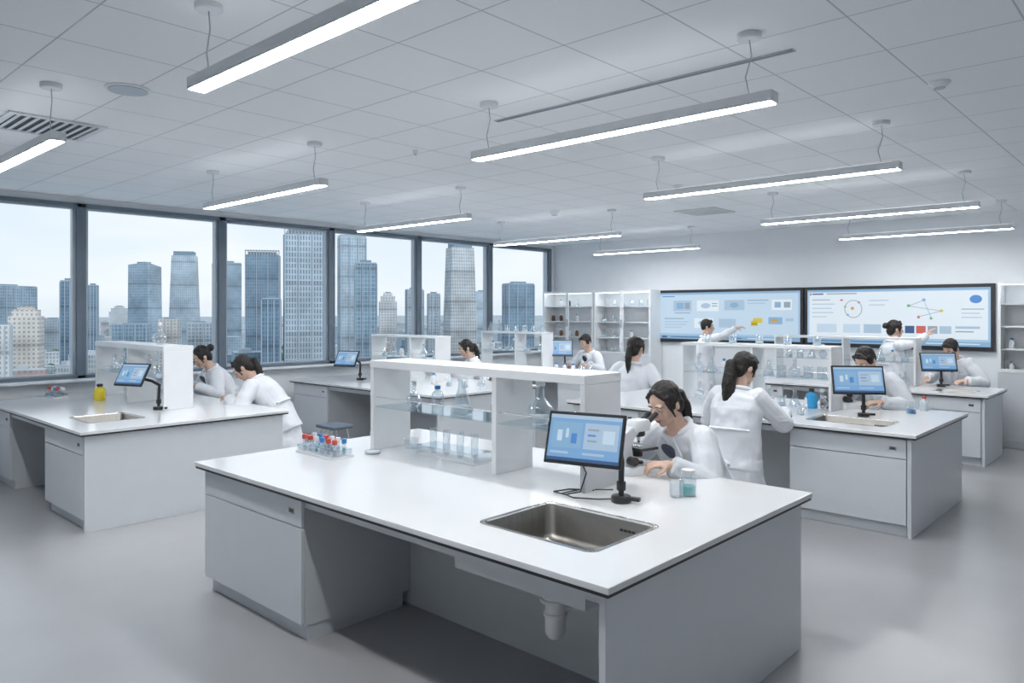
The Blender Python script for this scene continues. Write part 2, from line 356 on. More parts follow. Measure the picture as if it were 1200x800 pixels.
MB().lathe([(.054,.165),(.068,.168),(.068,.182),(.057,.185),(.057,.19),(.068,.193),(.068,.21),(.057,.213),(.057,.218),(.066,.221),(.066,.24),(.048,.244)]).build('ribbed_collar',m_pvc,t,smooth=True)
MB().lathe([(.0,0),(.030,.004),(.042,.02),(.046,.03),(.046,.10),(.053,.104),(.053,.118),(.046,.122),(.046,.166)]).build('trap_cup',m_pvc,t,smooth=True)
MB().tube([(0,.03,.12),(0,.12,.13),(0,.22,.13),(0,.32,.13)],.025,12).build('outlet_pipe',m_pvc,t,smooth=True)

# ---------------------------------------------------------------- shelf units
def shelf(desc,xs,y0,y1,gz=.30,tk=.05,pt=.018):
    x0,x1=xs[0],xs[-1]; cx,cy=(x0+x1)/2,(y0+y1)/2
    t=thing('reagent_shelf','white reagent shelf with clear glass boards on the '+desc,'shelf',(cx,cy,TZ+.0006)); d=(y1-y0)/2
    MB().box(x0-pt-cx,x1+pt-cx,-d,d,.628-tk,.628).build('top_board',m_wht,t,bevel=.003)
    for x in xs: MB().box(x-pt-cx,x+pt-cx,-d+.004,d-.004,0,.627-tk).build('side_panel',m_wht,t,bevel=.003)
    for a,b in zip(xs,xs[1:]):
        MB().box(a+pt+.001-cx,b-pt-.001-cx,-d+.02,d-.02,gz,gz+.009).build('glass_shelf',m_shelfg,t)
        MB().cyl((a+pt+.001-cx,-d+.03,gz+.07),(b-pt-.001-cx,-d+.03,gz+.07),.004,n=8).build('guard_rail',m_chr,t)
    return t
shelf(D1,[-4.27,-3.08,-2.42],3.18,3.52)
shelf(D2,[-9.34,-8.4,-7.49],3.06,3.36)
shelf(D3,[-4.23,-3.42,-2.62],7.38,7.70,tk=.03,pt=.014)
shelf(D4,[-4.55,-3.6,-2.70],10.62,10.9,tk=.03,pt=.014)
shelf(D5,[-9.2,-8.3,-7.75],6.85,7.13,tk=.03,pt=.014)
shelf(D6,[-9.3,-8.5,-7.9],9.3,9.58,tk=.03,pt=.014)

# ---------------------------------------------------------------- glassware
def flask(loc,s,label,liqm=None,group=None):
    t=thing('conical_flask',label,'flask',loc,0,group)
    MB().lathe([(0,.0),(.05*s,0),(.055*s,.006*s),(.05*s,.03*s),(.018*s,.11*s),(.016*s,.15*s),(.021*s,.155*s)],cap=False).build('glass_body',m_glass,t,smooth=True)
    if liqm: MB().lathe([(0,.003*s),(.05*s,.004*s),(.047*s,.03*s),(.045*s,.036*s)]).build('liquid',liqm,t,smooth=True)
    return t
def rflask(loc,s,label,group=None,liqm=None):
    t=thing('round_flask',label,'flask',loc,0,group)
    pr=[(0,0),(.03*s,.001*s)]+[(.055*s*math.sin(rad(a)),.052*s-.052*s*math.cos(rad(a))) for a in range(40,160,15)]+[(.017*s,.115*s),(.017*s,.17*s),(.022*s,.175*s)]
    MB().lathe(pr,cap=False).build('glass_body',m_glass,t,smooth=True)
    MB().lathe([(.016*s,.16*s),(.019*s,.165*s),(.019*s,.19*s),(.0,.192*s)]).build('stopper',m_wcap,t,smooth=True)
    if liqm: MB().lathe([(0,.004*s),(.03*s,.005*s),(.048*s,.03*s),(.050*s,.036*s)]).build('liquid',liqm,t,smooth=True)
    return t
def beaker(loc,r,h,label,liqm=None,group=None,lvl=.4):
    t=thing('beaker',label,'beaker',loc,0,group)
    MB().lathe([(0,0),(r*.95,0),(r,.004),(r,h*.95),(r*1.08,h)],cap=False).build('glass_body',m_glass,t,smooth=True)
    if liqm: MB().lathe([(0,.003),(r*.93,.003),(r*.93,h*lvl),(0,h*lvl)]).build('liquid',liqm,t,smooth=True)
    return t
def bottle(loc,r,h,label,bm,cm,group=None):
    t=thing('bottle',label,'bottle',loc,0,group)
    MB().lathe([(0,0),(r*.95,0),(r,.006),(r,h*.6),(r*.85,h*.7),(r*.4,h*.8),(r*.4,h*.86)]).build('bottle_body',bm,t,smooth=True)
    MB().lathe([(r*.45,h*.84),(r*.5,h*.85),(r*.5,h*.98),(r*.4,h)]).build('cap',cm,t,smooth=True)
    return t
def tube_in(loc,label,cm,lm,h=.1,r=.012,group=None):
    t=thing('sample_tube',label,'tube',loc,0,group)
    MB().lathe([(0,0),(r*.6,.002),(r,.012),(r,h)],cap=False,n=12).build('glass_body',m_glass,t,smooth=True)
    if lm: MB().lathe([(0,.004),(r*.8,.012),(r*.85,h*.5),(0,h*.5)],n=12).build('liquid',lm,t,smooth=True)
    if cm: MB().lathe([(r*1.1,h-.012),(r*1.25,h-.01),(r*1.25,h+.018),(r*.9,h+.02)],n=12).build('cap',cm,t,smooth=True)
def rack(cx,cy,label,w,d,n,caps,desc,z=TZ,r=.014,h=.09):
    z+=.001; t=thing('tube_rack',label,'rack',(cx,cy,z))
    MB().box(-w/2,w/2,-d/2,d/2,0,.012).build('tray',m_wht,t,bevel=.002)
    MB().box(-w/2+.01,w/2-.01,-d/2+.01,d/2-.01,.05,.054).build('upper_plate',m_acr,t)
    for sx in (-1,1): MB().box(min(sx*(w/2-.01),sx*(w/2-.005)),max(sx*(w/2-.01),sx*(w/2-.005)),-d/2+.01,d/2-.01,.0125,.054).build('end_plate',m_acr,t)
    for i in range(n):
        for j in (-1,1):
            k=(i*2+(j>0)); cm,lm,nm=caps[k%len(caps)]
            tube_in((cx-w/2+.04+(w-.08)*i/(n-1),cy+j*d*.22,z+.0125),'%s capped sample tube in the tube rack on the %s'%(nm,desc),cm,lm,h,r,'%s capped sample tubes in the rack on the %s'%(nm,desc))
CAPS=[(m_red,m_clear,'red'),(m_wcap,m_clear,'white'),(m_red,m_clear,'red'),(m_bcap,m_teal,'blue'),(m_wcap,m_teal,'white'),(m_red,m_clear,'red'),(m_bcap,m_clear,'blue'),(m_wcap,m_clear,'white')]
rack(-4.37,2.86,'low white rack of colour capped tubes on the left of the front bench',.44,.17,6,CAPS,D1)
p=at(66,465,TZ); rack(p.x,p.y,'small white rack of capped tubes on the left window bench',.34,.15,5,CAPS,D2,h=.08)
cxr,cyr=-3.62,3.36
t=thing('cylinder_rack','clear acrylic rack holding empty glass cylinders on the front bench','rack',(cxr,cyr,TZ+.001))
MB().box(-.28,.28,-.08,.08,0,.012).build('tray',m_wht,t); MB().box(-.28,.28,-.08,.08,.065,.071).build('upper_plate',m_acr,t)
for sx in (-.28,.272): MB().box(sx,sx+.008,-.08,.08,.0125,.0645).build('end_plate',m_acr,t)
for i in range(4):
    tube_in((cxr-.2+i*.133,cyr,TZ+.0135),'empty glass cylinder in the clear rack on the front bench',None,None,.17,.024,'empty glass cylinders in the clear rack')
gs=TZ+.310
rflask((-3.98,3.32,gs),.95,'small round flask at the left on the glass shelf of the front bench')
bottle((-3.80,3.38,gs),.042,.16,'clear bottle with blue cap on the glass shelf of the front bench',m_glass,m_bcap)
flask((-3.52,3.34,gs),1.4,'large conical flask on the left half of the front bench glass shelf',m_clear)
beaker((-3.25,3.38,gs),.035,.08,'small beaker next to the middle panel on the front bench shelf')
rflask((-2.84,3.33,gs),1.4,'large stoppered round flask on the right half of the front bench shelf',None,m_clear)
beaker((-2.58,3.4,gs),.045,.09,'beaker at the right end of the front bench glass shelf')
beaker((-4.1,3.40,TZ+.001),.05,.07,'wide glass beaker under the left end of the front bench shelf')
p=at(793,582,TZ); beaker((p.x,p.y,TZ+.001),.038,.085,'short empty beaker beside the teal jar on the front bench')
p=at(806,580,TZ)
t=thing('jar','glass jar with teal liquid beside the seated woman on the front bench','jar',(p.x,p.y,TZ+.001))
MB().lathe([(0,0),(.042,0),(.045,.005),(.045,.085),(.03,.1),(.03,.115)],cap=False).build('glass_body',m_glass,t,smooth=True)
MB().lathe([(0,.003),(.041,.004),(.041,.05),(0,.05)]).build('liquid',m_teal,t,smooth=True)
MB().lathe([(.034,.108),(.036,.11),(.036,.135),(.03,.137)]).build('cap',m_wcap,t,smooth=True)
p=at(437,531,TZ)
t=thing('petri_dish','shallow glass dish on the front bench right of the tube rack','dish',(p.x,p.y,TZ+.001))
MB().lathe([(0,0),(.055,0),(.055,.02),(.052,.02),(.052,.004),(0,.004)]).build('dish',m_acr,t,smooth=True); MB().lathe([(0,.005),(.05,.005),(.05,.012),(0,.012)]).build('sample',m_wcap,t,smooth=True)
p=at(117,469,TZ); bottle((p.x,p.y,TZ+.001),.06,.18,'yellow bottle with dark cap on the left window bench',m_yel,m_dk)
p=at(205,476,TZ); bottle((p.x,p.y,TZ+.001),.06,.17,'brown bottle with white cap right of the tablet stand on the left window bench',m_amb,m_wcap)
p=at(220,475,TZ); bottle((p.x,p.y,TZ+.001),.045,.15,'clear bottle with brown cap beside the brown bottle on the left window bench',m_clear,m_amb)
GW='glassware on the left window bench shelf'
for (x,k) in ((-9.15,0),(-8.95,1),(-8.7,0),(-8.2,1),(-7.95,2),(-7.7,0)):
    lb='%s on the glass shelf of the left window bench'%['conical flask','round stoppered flask','small beaker'][k]
    if k==0: flask((x,3.2,gs),1.1,lb,m_clear,'conical flasks, '+GW)
    elif k==1: rflask((x,3.22,gs),1.1,lb,'round flasks, '+GW)
    else: beaker((x,3.2,gs),.04,.09,lb)
rflask((-7.9,3.2,TZ+.629),1.2,'round flask standing on top of the left window bench shelf')
p=at(951,478,TZ); bottle((p.x,p.y,TZ+.001),.055,.20,'blue bottle with dark cap on the right middle bench',m_blue,m_dk)
p=at(966,478,TZ); bottle((p.x,p.y,TZ+.001),.04,.12,'brown bottle beside the blue bottle on the right middle bench',m_amb,m_wcap)
p=at(1068,484,TZ); beaker((p.x,p.y,TZ+.001),.045,.11,'beaker with blue liquid right of the sink on the right middle bench',m_blue)
p=at(1083,481,TZ); bottle((p.x,p.y,TZ+.001),.04,.14,'clear bottle with red cap at the right end of the right middle bench',m_clear,m_red)
p=at(940,486,TZ); beaker((p.x,p.y,TZ+.001),.05,.1,'empty beaker by the standing woman on the right middle bench')
def glassrow(desc,x0,x1,y,z,n,seed):
    rnd=random.Random(seed)
    for i in range(n):
        x=x0+(x1-x0)*i/max(1,n-1); k=rnd.randrange(4)
        if k==0: flask((x,y,z),1.05,'conical flask on the '+desc,m_clear if rnd.random()<.5 else None,'conical flasks on the '+desc)
        elif k==1: rflask((x,y,z),1.05,'round stoppered flask on the '+desc,'round flasks on the '+desc)
        elif k==2: beaker((x,y,z),.045,.11,'beaker of pale liquid on the '+desc,m_clear,'beakers on the '+desc)
        else: bottle((x,y,z),.035,.15,'white bottle with blue cap on the '+desc,m_wcap,m_bcap,'white bottles on the '+desc)
glassrow('shelf of the right middle bench',-4.1,-3.5,7.54,gs,5,1); glassrow('right half shelf of the right middle bench',-3.3,-2.75,7.54,gs,5,2)
glassrow('worktop under the right middle bench shelf',-4.1,-3.5,7.54,TZ+.001,5,3); glassrow('worktop below the right half of that shelf',-3.3,-2.75,7.54,TZ+.001,5,4)
glassrow('shelf of the far right bench',-4.4,-3.75,10.76,gs,5,5); glassrow('right half shelf of the far right bench',-3.45,-2.85,10.76,gs,5,6)
glassrow('worktop under the far right bench shelf',-3.45,-2.85,10.76,TZ+.001,4,15)
glassrow('shelf of the middle window bench',-9.05,-8.45,6.99,gs,4,7); glassrow('right half shelf of the middle window bench',-8.15,-7.9,6.99,gs,2,8)
glassrow('shelf of the far window bench',-9.15,-8.65,9.44,gs,4,9); glassrow('right half shelf of the far window bench',-8.35,-8.05,9.44,gs,2,10)
glassrow('top board of the far window bench shelf',-9.2,-8.0,9.44,TZ+.629,7,14)
glassrow('open worktop of the far window bench',-7.6,-6.9,9.3,TZ+.001,5,11)
glassrow('open worktop of the middle window bench',-7.5,-6.6,6.6,TZ+.001,4,12)
glassrow('open worktop of the far right bench',-3.3,-2.8,10.35,TZ+.001,3,13)
for k in range(5): beaker((-4.0+k*.3,7.54,TZ+.629),.04,.09,'small beaker on top of the right middle bench shelf',m_clear,'small beakers on the top board of the right middle bench shelf')

# ---------------------------------------------------------------- tablet on stand
def tablet(x,y,rz,label,z=TZ,w=.42,h=.265,off=-.17,up=.315,cable=False,tilt=18):
    t=thing('tablet_stand',label,'tablet',(x,y,z+.001),rz)
    MB().lathe([(.0,0),(.05,0),(.052,.004),(.052,.028),(.046,.034),(0,.034)]).build('base',m_blk,t,smooth=True)
    MB().box(.03,.10,-.014,.014,.012,.032).build('clamp_lever',m_blk,t,bevel=.003)
    c=Vector((off,-.04,up)); 
    T=Matrix.Translation(c)@Matrix.Rotation(rad(-tilt),4,'X')
    b=T@Vector((.03,.03,-.02))
    MB().tube([(0,0,.03),(0,0,.12),(0,.005,.2),(-.01,.02,.24),(off*.45,.045,.275),b+Vector((.02,.01,0)),b],.015,10).build('arm',m_blk,t,smooth=True)
    MB().lathe([(.022,.06),(.024,.065),(.024,.1),(.022,.105)]).build('joint',m_blk,t,smooth=True)
    m=MB(); m.box(-w/2,w/2,-.008,.012,-h/2,h/2,T); m.box(-.06,.06,.012,.026,-.06,.06,T)
    m.build('casing',m_blk,t,bevel=.006)
    sc=MB().box(-w/2+.016,w/2-.016,-.0095,-.0085,-h/2+.018,h/2-.018,T).build('screen',m_scr,t)
    W=w-.032; Hh=h-.036
    def r(u0,u1,v0,v1,k,nm='screen_panel',l=0):
        MB().box(-W/2+W*u0,-W/2+W*u1,-.0105-l*.0006,-.0096-l*.0006,-Hh/2+Hh*v0,-Hh/2+Hh*v1,T).build(nm,m_ui[k],sc)
    r(0,1,.92,1,'mid','toolbar'); r(0,1,0,.07,'navy','taskbar'); r(.04,.46,.28,.84,'sky'); r(.50,.97,.28,.84,'mid')
    r(.04,.3,.15,.20,'mid'); r(.5,.8,.15,.20,'mid'); r(.12,.19,.42,.66,'soft',l=1.6); r(.24,.28,.5,.7,'soft',l=1.6); r(.32,.40,.38,.6,'blue',l=1.6); r(.55,.68,.44,.48,'grey',l=1.6); r(.55,.66,.56,.60,'blue',l=1.6); r(.55,.70,.68,.72,'grey',l=1.6); r(.76,.92,.42,.70,'soft',l=1.6)
    if cable:
        MB().tube([T@Vector((-.02,.015,-.1)),(off-.02,.03,.12),(off-.05,.02,.02),(off-.12,-.02,.006),(off-.2,.01,.006),(off-.15,.1,.006),(off-.02,.14,.006)],.004,6).build('cable',m_blk,t,smooth=True)
        MB().tube([(-.04,.02,.006),(-.12,-.03,.006),(-.24,-.06,.006),(-.33,.0,.006),(-.28,.12,.006),(-.12,.2,.006)],.004,6).build('cable',m_blk,t,smooth=True)
    return t
p=at(728,588,TZ); tablet(p.x,p.y,rad(14),'black tablet on a stand beside the large sink of the front bench',cable=True,w=.43,h=.275,off=-.185,up=.31)
p=at(186,480,TZ); tablet(p.x,p.y,rad(22),'black tablet on a curved stand on the left window bench',w=.36,h=.25,off=-.3,up=.34,tilt=30)
p=at(1012,488,TZ); tablet(p.x,p.y,rad(35),'black tablet before the bowed man on the right middle bench',w=.46,h=.27,off=-.06,up=.34)
p=at(1103,453,TZ); tablet(p.x,p.y,rad(35),'black tablet on the far right bench below the right screen',w=.44,h=.25,off=-.05,up=.32)
tablet(atY(422,6.3),6.3,rad(20),'black tablet on the middle window bench',w=.36,h=.25,off=-.2,up=.3,tilt=30)
tablet(atY(662,9.75),9.75,rad(40),'black tablet beside the man on the far window bench',w=.46,h=.28,off=-.1,up=.36)

# ---------------------------------------------------------------- microscope (user at -Y side)
def microscope(x,y,rz,label,scale=1.0):
    t=thing('microscope',label,'microscope',(x,y,TZ+.001),rz,None,scale); t.scale=(scale*1.3,scale*1.2,scale)
    MB().loft([rrect(0,.02,.19,.28,.04,0),rrect(0,.02,.19,.28,.04,.045),rrect(0,.02,.17,.26,.035,.06)]).build('base',m_wht,t,smooth=True)
    m=MB(); secs=[(.10,.05,.095,.075),(.115,.12,.085,.065),(.12,.20,.08,.06),(.10,.27,.08,.065),(.05,.315,.08,.055)]
    m.loft([[(sx*a,yy+sy*b*.6,zz+ (sy*b*.35 if i>2 else 0)) for sx,sy in ((-.5,-1),(.5,-1),(.5,1),(-.5,1))] for i,(yy,zz,a,b) in enumerate(secs)])
    m.build('arm',m_wht,t,bevel=.008)
    MB().loft([rrect(0,.0,.10,.14,.03,.295),rrect(0,-.005,.105,.15,.035,.34),rrect(0,-.01,.085,.115,.03,.372)]).build('head',m_wht,t,smooth=True)
    for s in (-1,1):
        MB().cyl((s*.024,-.03,.335),(s*.026,-.105,.388),.017,.015).build('eyepiece_tube',m_blk,t,smooth=True)
        MB().cyl((s*.026,-.105,.388),(s*.027,-.132,.407),.018,.015).build('eyepiece',m_blk,t,smooth=True)
        MB().cyl((s*.048,.11,.10),(s*.09,.11,.10),.030).build('focus_knob',m_blk,t,smooth=True)
    MB().box(-.095,.095,-.075,.075,.165,.185).build('stage',m_blk,t,bevel=.003)
    MB().box(-.04,.04,-.012,.012,.1855,.1885).build('slide',m_acr,t)
    MB().lathe([(.036,.254),(.044,.262),(.044,.295)]).build('turret',m_blk,t,smooth=True)
    for k,(a,b) in enumerate(((.0,-.01),(.024,.014),(-.024,.014))):
        MB().cyl((a*.6,b*.6,.264),(a*1.1,b*1.1,.205 if k==0 else .225),.013,.008).build('objective',m_chr,t,smooth=True)
    MB().lathe([(.03,.11),(.03,.15),(.02,.164)]).build('condenser',m_blk,t,smooth=True)
    MB().lathe([(.034,.058),(.032,.075),(.02,.077),(0,.077)],(0,0,0)).build('illuminator',m_blk,t,smooth=True)
    return t

# ---------------------------------------------------------------- wall displays
def display(xa,xb,label,items,bg):
    w=xb-xa; h=.94; t=thing('wall_display',label,'screen',((xa+xb)/2,YB-.001,1.25))
    MB().box(-w/2,w/2,-.07,0,0,h).build('bezel',m_blk,t,bevel=.006)
    s=MB().box(-w/2+.05,w/2-.05,-.0722,-.0702,.06,h-.05).build('screen',bg,t)
    W=w-.1; Hh=h-.11; y=-.0735
    for it in items:
        u0,u1,v0,v1,k=it[:5]; X0=-w/2+.05+W*u0; X1=-w/2+.05+W*u1; Z1=h-.05-Hh*v0; Z0=h-.05-Hh*v1
        sh=it[5] if len(it)>5 else 'r'; l=.001*(it[6] if len(it)>6 else 0)
        if sh=='r': MB().box(X0,X1,y-l,y-l+.0009,Z0,Z1).build('screen_image',m_ui[k],s)
        elif sh=='o':
            cx,cz,rx,rz=(X0+X1)/2,(Z0+Z1)/2,(X1-X0)/2,(Z1-Z0)/2
            MB().loft([[(cx+rx*math.cos(a*PI/12),yy,cz+rz*math.sin(a*PI/12)) for a in range(24)] for yy in (y-l,y-l+.0009)]).build('screen_image',m_ui[k],s)
        elif sh=='ring':
            cx,cz,rx,rz=(X0+X1)/2,(Z0+Z1)/2,(X1-X0)/2,(Z1-Z0)/2
            MB().tube([(cx+rx*math.cos(a*PI/12),y-l,cz+rz*math.sin(a*PI/12)) for a in range(24)],.006,6,True).build('screen_diagram',m_ui[k],s)
        elif sh=='l':
            MB().cyl((X0,y-l,Z1),(X1,y-l,Z0),.004,n=6).build('screen_diagram',m_ui[k],s)
    return t
XA,XM,XB_=atY(769,YB-.07),atY(942,YB-.07),atY(1166,YB-.07)
left_items=[(0,1,0,.035,'sky'),(.012,.988,.05,.88,'soft'),(.03,.13,.07,.09,'blue','r',1),(.12,.26,.17,.40,'mid','r',1),(.145,.20,.22,.35,'sky','r',2),(.21,.245,.22,.35,'grey','r',2),(.13,.25,.43,.45,'grey','r',1),
 (.30,.46,.17,.40,'pale','r',1),(.33,.40,.23,.34,'mid','o',2),(.41,.45,.23,.25,'grey','r',2),(.41,.45,.28,.30,'grey','r',2),
 (.50,.64,.17,.38,'mid','r',1),(.54,.60,.22,.33,'sky','o',2),(.66,.80,.17,.19,'sky','r',1),(.66,.78,.23,.25,'mid','r',1),(.82,.95,.17,.38,'pale','r',1),(.84,.88,.22,.33,'sky','r',2),(.90,.94,.22,.33,'grey','r',2),
 (.70,.76,.54,.64,'yellow','r',1),(.80,.89,.52,.66,'sky','r',1),(.82,.86,.56,.62,'orange','r',2),(.91,.96,.54,.60,'mid','r',1),
 (.05,.20,.55,.57,'grey','r',1),(.05,.24,.62,.64,'mid','r',1),(.05,.22,.68,.70,'mid','r',1),(.05,.18,.74,.76,'mid','r',1),(.28,.42,.55,.76,'pale','r',1),(.31,.38,.60,.70,'mid','o',2),(.46,.58,.56,.74,'mid','r',1),
 (0,1,.92,1,'sky'),(.03,.07,.94,.98,'navy','r',1),(.10,.62,.95,.965,'navy','r',1),(.66,.95,.95,.965,'pale','r',1)]
right_items=[(0,1,0,.035,'sky'),(.012,.988,.05,.88,'pale'),(.015,.025,.06,.10,'red','r',1),(.03,.10,.065,.09,'navy','r',1),(.12,.30,.065,.085,'grey','r',1),(.23,.33,.20,.52,'grey','ring',1),(.265,.285,.32,.38,'orange','o',2),(.305,.32,.22,.26,'red','o',2),(.225,.24,.30,.34,'green','o',2),(.24,.255,.45,.49,'sky','o',2),(.20,.22,.18,.21,'red','o',2),
 (.03,.14,.18,.195,'grey','r',1),(.03,.17,.26,.275,'mid','r',1),(.03,.15,.34,.355,'mid','r',1),(.03,.16,.42,.435,'mid','r',1),(.03,.12,.50,.515,'mid','r',1),(.37,.48,.20,.215,'mid','r',1),(.37,.46,.28,.295,'mid','r',1),
 (.58,.60,.28,.33,'green','o',2),(.66,.68,.18,.23,'sky','o',2),(.75,.77,.37,.42,'yellow','o',2),(.635,.65,.48,.53,'red','o',2),(.70,.715,.50,.55,'green','o',2),(.59,.67,.31,.21,'grey','l',1),(.59,.76,.31,.40,'grey','l',1),(.64,.76,.50,.40,'grey','l',1),(.67,.71,.21,.53,'sky','l',1),
 (.90,.96,.13,.27,'blue','o',1),(.86,.97,.36,.375,'grey','r',1),(.86,.95,.43,.445,'mid','r',1),(.86,.96,.50,.515,'mid','r',1),(.57,.62,.66,.79,'navy','r',1),(.63,.68,.66,.79,'red','r',1),(.69,.74,.66,.79,'grey','r',1),(.75,.81,.66,.79,'mid','r',1),(.83,.95,.66,.70,'mid','r',1),(.83,.92,.74,.76,'grey','r',1),
 (.22,.32,.64,.80,'soft','r',1),(.34,.44,.64,.80,'mid','r',1),(.06,.18,.64,.80,'soft','r',1),(0,1,.92,1,'sky'),(.03,.62,.95,.965,'navy','r',1),(.68,.95,.95,.965,'pale','r',1)]
display(XA,XM-.01,'left wall screen showing pale blue lesson panels',left_items,m_scr3)
display(XM+.01,XB_,'right wall screen showing a ring diagram and coloured network dots',right_items,m_scr3)

# ---------------------------------------------------------------- glass cabinets
def cabinet(x0,x1,label):
    w=(x1-x0)/2; t=thing('glass_cabinet',label,'cabinet',((x0+x1)/2,YB-.205,0),0,'tall glass door cabinets on the back wall'); d=.185; HT=2.2; th=.03
    m=MB(); m.box(-w,-w+th,-d,d,.08,HT); m.box(w-th,w,-d,d,.08,HT); m.box(-w+th,w-th,d-.015,d,.08,HT); m.box(-w+th,w-th,-d,d-.015,HT-th,HT); m.box(-w+th,w-th,-d,d-.015,.08,.10); m.box(-w+th,w-th,-d,d-.015,.98,1.0); m.box(-w+.02,w-.02,-d+.03,d,0,.08)
    m.build('carcass',m_wht,t)
    MB().box(-w+.04,w-.04,-d+.012,-d+.03,HT-th-.016,HT-th-.001).build('added_fill_strip',m_cabfill,t)  # added fill light for the shelves, no lamp of the cabinet itself
    for z in (1.30,1.60,1.90): MB().box(-w+th+.001,w-th-.001,-d+.03,d-.02,z-.010,z+.008).build('shelf',m_wht,t)
    for s in (-1,1):
        a,b=(-w+.002,-.002) if s<0 else (.002,w-.002)
        dr=MB(); dr.box(a,a+.035,-d-.02,-d-.001,1.0,HT-.003); dr.box(b-.035,b,-d-.02,-d-.001,1.0,HT-.003); dr.box(a+.035,b-.035,-d-.02,-d-.001,HT-.045,HT-.003); dr.box(a+.035,b-.035,-d-.02,-d-.001,1.0,1.045)
        o=dr.build('glass_door',m_wht,t)
        MB().box(min(s*.008,s*.02),max(s*.008,s*.02),-d-.035,-d-.0205,1.5,1.65).build('handle',m_frame2,o)
        o=MB().box(a,b,-d-.02,-d-.001,.1,.99).build('lower_door',m_cab2,t,bevel=.002)
        MB().box(min(s*.03,s*.04),max(s*.03,s*.04),-d-.035,-d-.0205,.75,.9).build('handle',m_frame2,o)
    return t
cabs=[(-9.86,-8.59,'wide white glass door cabinet in the corner next to the windows'),(-8.57,-7.30,'wide white glass door cabinet directly left of the left screen')]
xr=atY(1169,YB-.4); cabs+=[(xr,xr+1.2,'wide white glass door cabinet right of the right screen')]
rnd=random.Random(5)
for ci,(a,b,lb) in enumerate(cabs):
    cabinet(a,b,lb)
    for zi,z in enumerate((1.001,1.309,1.609,1.909)):
        for k in range(6):
            x=a+.13+(b-a-.26)*k/5; q=rnd.randrange(5)
            where='the '+['corner','screen side','right hand'][ci]+' glass cabinet'
            if q==0: flask((x,YB-.22,z),.95,'conical flask stored in '+where,m_clear,'conical flasks stored in '+where)
            elif q==1: bottle((x,YB-.22,z),.035,.14,'brown bottle stored in '+where,m_amb,m_wcap,'brown bottles stored in '+where) if rnd.random()<.5 else None
            elif q==2: beaker((x,YB-.22,z),.05,.11,'beaker stored in '+where,m_clear,'beakers stored in '+where)
            elif q==3: bottle((x,YB-.22,z),.035,.14,'white bottle stored in '+where,m_wcap,m_bcap,'white bottles stored in '+where)

# ---------------------------------------------------------------- stools
def stool(x,y,z,label,square=False):
    t=thing('lab_stool',label,'stool',(x,y,0),0,None)
    if square: MB().loft([rrect(0,0,.34,.28,.03,z-.04),rrect(0,0,.36,.30,.035,z-.03),rrect(0,0,.36,.30,.035,z-.010),rrect(0,0,.33,.27,.03,z)]).build('seat',m_bseat,t,smooth=True,sharp=60)
    else: MB().lathe([(.13,z-.055),(.155,z-.045),(.16,z-.02),(.14,z)]).build('seat',m_bseat,t,smooth=True)
    for sx in (-1,1):
        for sy in (-1,1): MB().cyl((sx*.1,sy*.1,z-.04),(sx*.17,sy*.15,0.004),.012).build('leg',m_chr,t,smooth=True)
    MB().tube([(sx*.152,sy*.138,.2) for sx,sy in ((-1,-1),(1,-1),(1,1),(-1,1))],.009,8,True).build('footrest',m_chr,t,smooth=True)
stool(-7.35,4.95,.5,'empty stool with dark seat in the aisle beside the left window bench',True)

# ---------------------------------------------------------------- people
tex=bpy.data.textures.new('fabric_folds','CLOUDS'); tex.noise_scale=.13; tex.noise_depth=1
tex2=bpy.data.textures.new('fabric_creases','MARBLE'); tex2.noise_scale=.16; tex2.turbulence=6; tex2.noise_depth=1
texh=bpy.data.textures.new('hair_locks','CLOUDS'); texh.noise_scale=.03
def dirf(a): a=rad(a); return Vector((0,math.sin(a),math.cos(a)))
def ik(s,t,l1,l2,pole):
    d=t-s; L=d.length; mx=(l1+l2)*.985
    if L>mx: t=s+d*(mx/L); d=t-s; L=mx
    a=(l1*l1-l2*l2+L*L)/(2*L); h=math.sqrt(max(l1*l1-a*a,0)); n=d.normalized()
    p=(pole-n*pole.dot(n)); p.normalize()
    return s+n*a+p*h,t
def hand(mb,w,d,pn,curl,sg,point=False):
    d=d.normalized(); pn=(pn-d*pn.dot(d)).normalized(); lat=d.cross(pn)*sg
    T=Matrix((( lat.x,d.x,pn.x,0),(lat.y,d.y,pn.y,0),(lat.z,d.z,pn.z,0),(0,0,0,1)))
    mb.ell((0,0,0),(.037,.050,.016),Matrix.Translation(w+d*.045)@T,12,8)
    mb.cap(w-d*.01,.023,w+d*.03,.024)
    for i in range(4):
        L=[.066,.076,.070,.056][i]; b=w+d*.082+lat*((1.5-i)*.0205)
        dd=(d+lat*((1.5-i)*.10)).normalized(); c=curl*(.1 if (point and i==0) else 1)
        mb.cap(w+d*.05+lat*((1.5-i)*.017),.010,b,.0098,8)
        ang=0; p=b
        for k,fr in enumerate((.42,.32,.26)):
            ang+=c*[.45,.6,.5][k]
            q=p+(dd*math.cos(ang)+pn*math.sin(ang))*L*fr
            mb.cap(p,.0095-.0007*k,q,.0088-.0008*k,8); p=q
    b=w+d*.022+lat*.028; e=b+(d*.55+lat*.65+pn*.35).normalized()*.042; f=e+(d*.85+lat*.15+pn*.45).normalized()*.03
    mb.cap(b,.014,e,.0115,8); mb.cap(e,.0115,f,.0095,8)
def rings(cs,n=24):
    out=[]
    for c,ax,ay,rx,ry in cs: out.append([c+ax*(rx*math.cos(2*PI*j/n))+ay*(ry*math.sin(2*PI*j/n)) for j in range(n)])
    return out
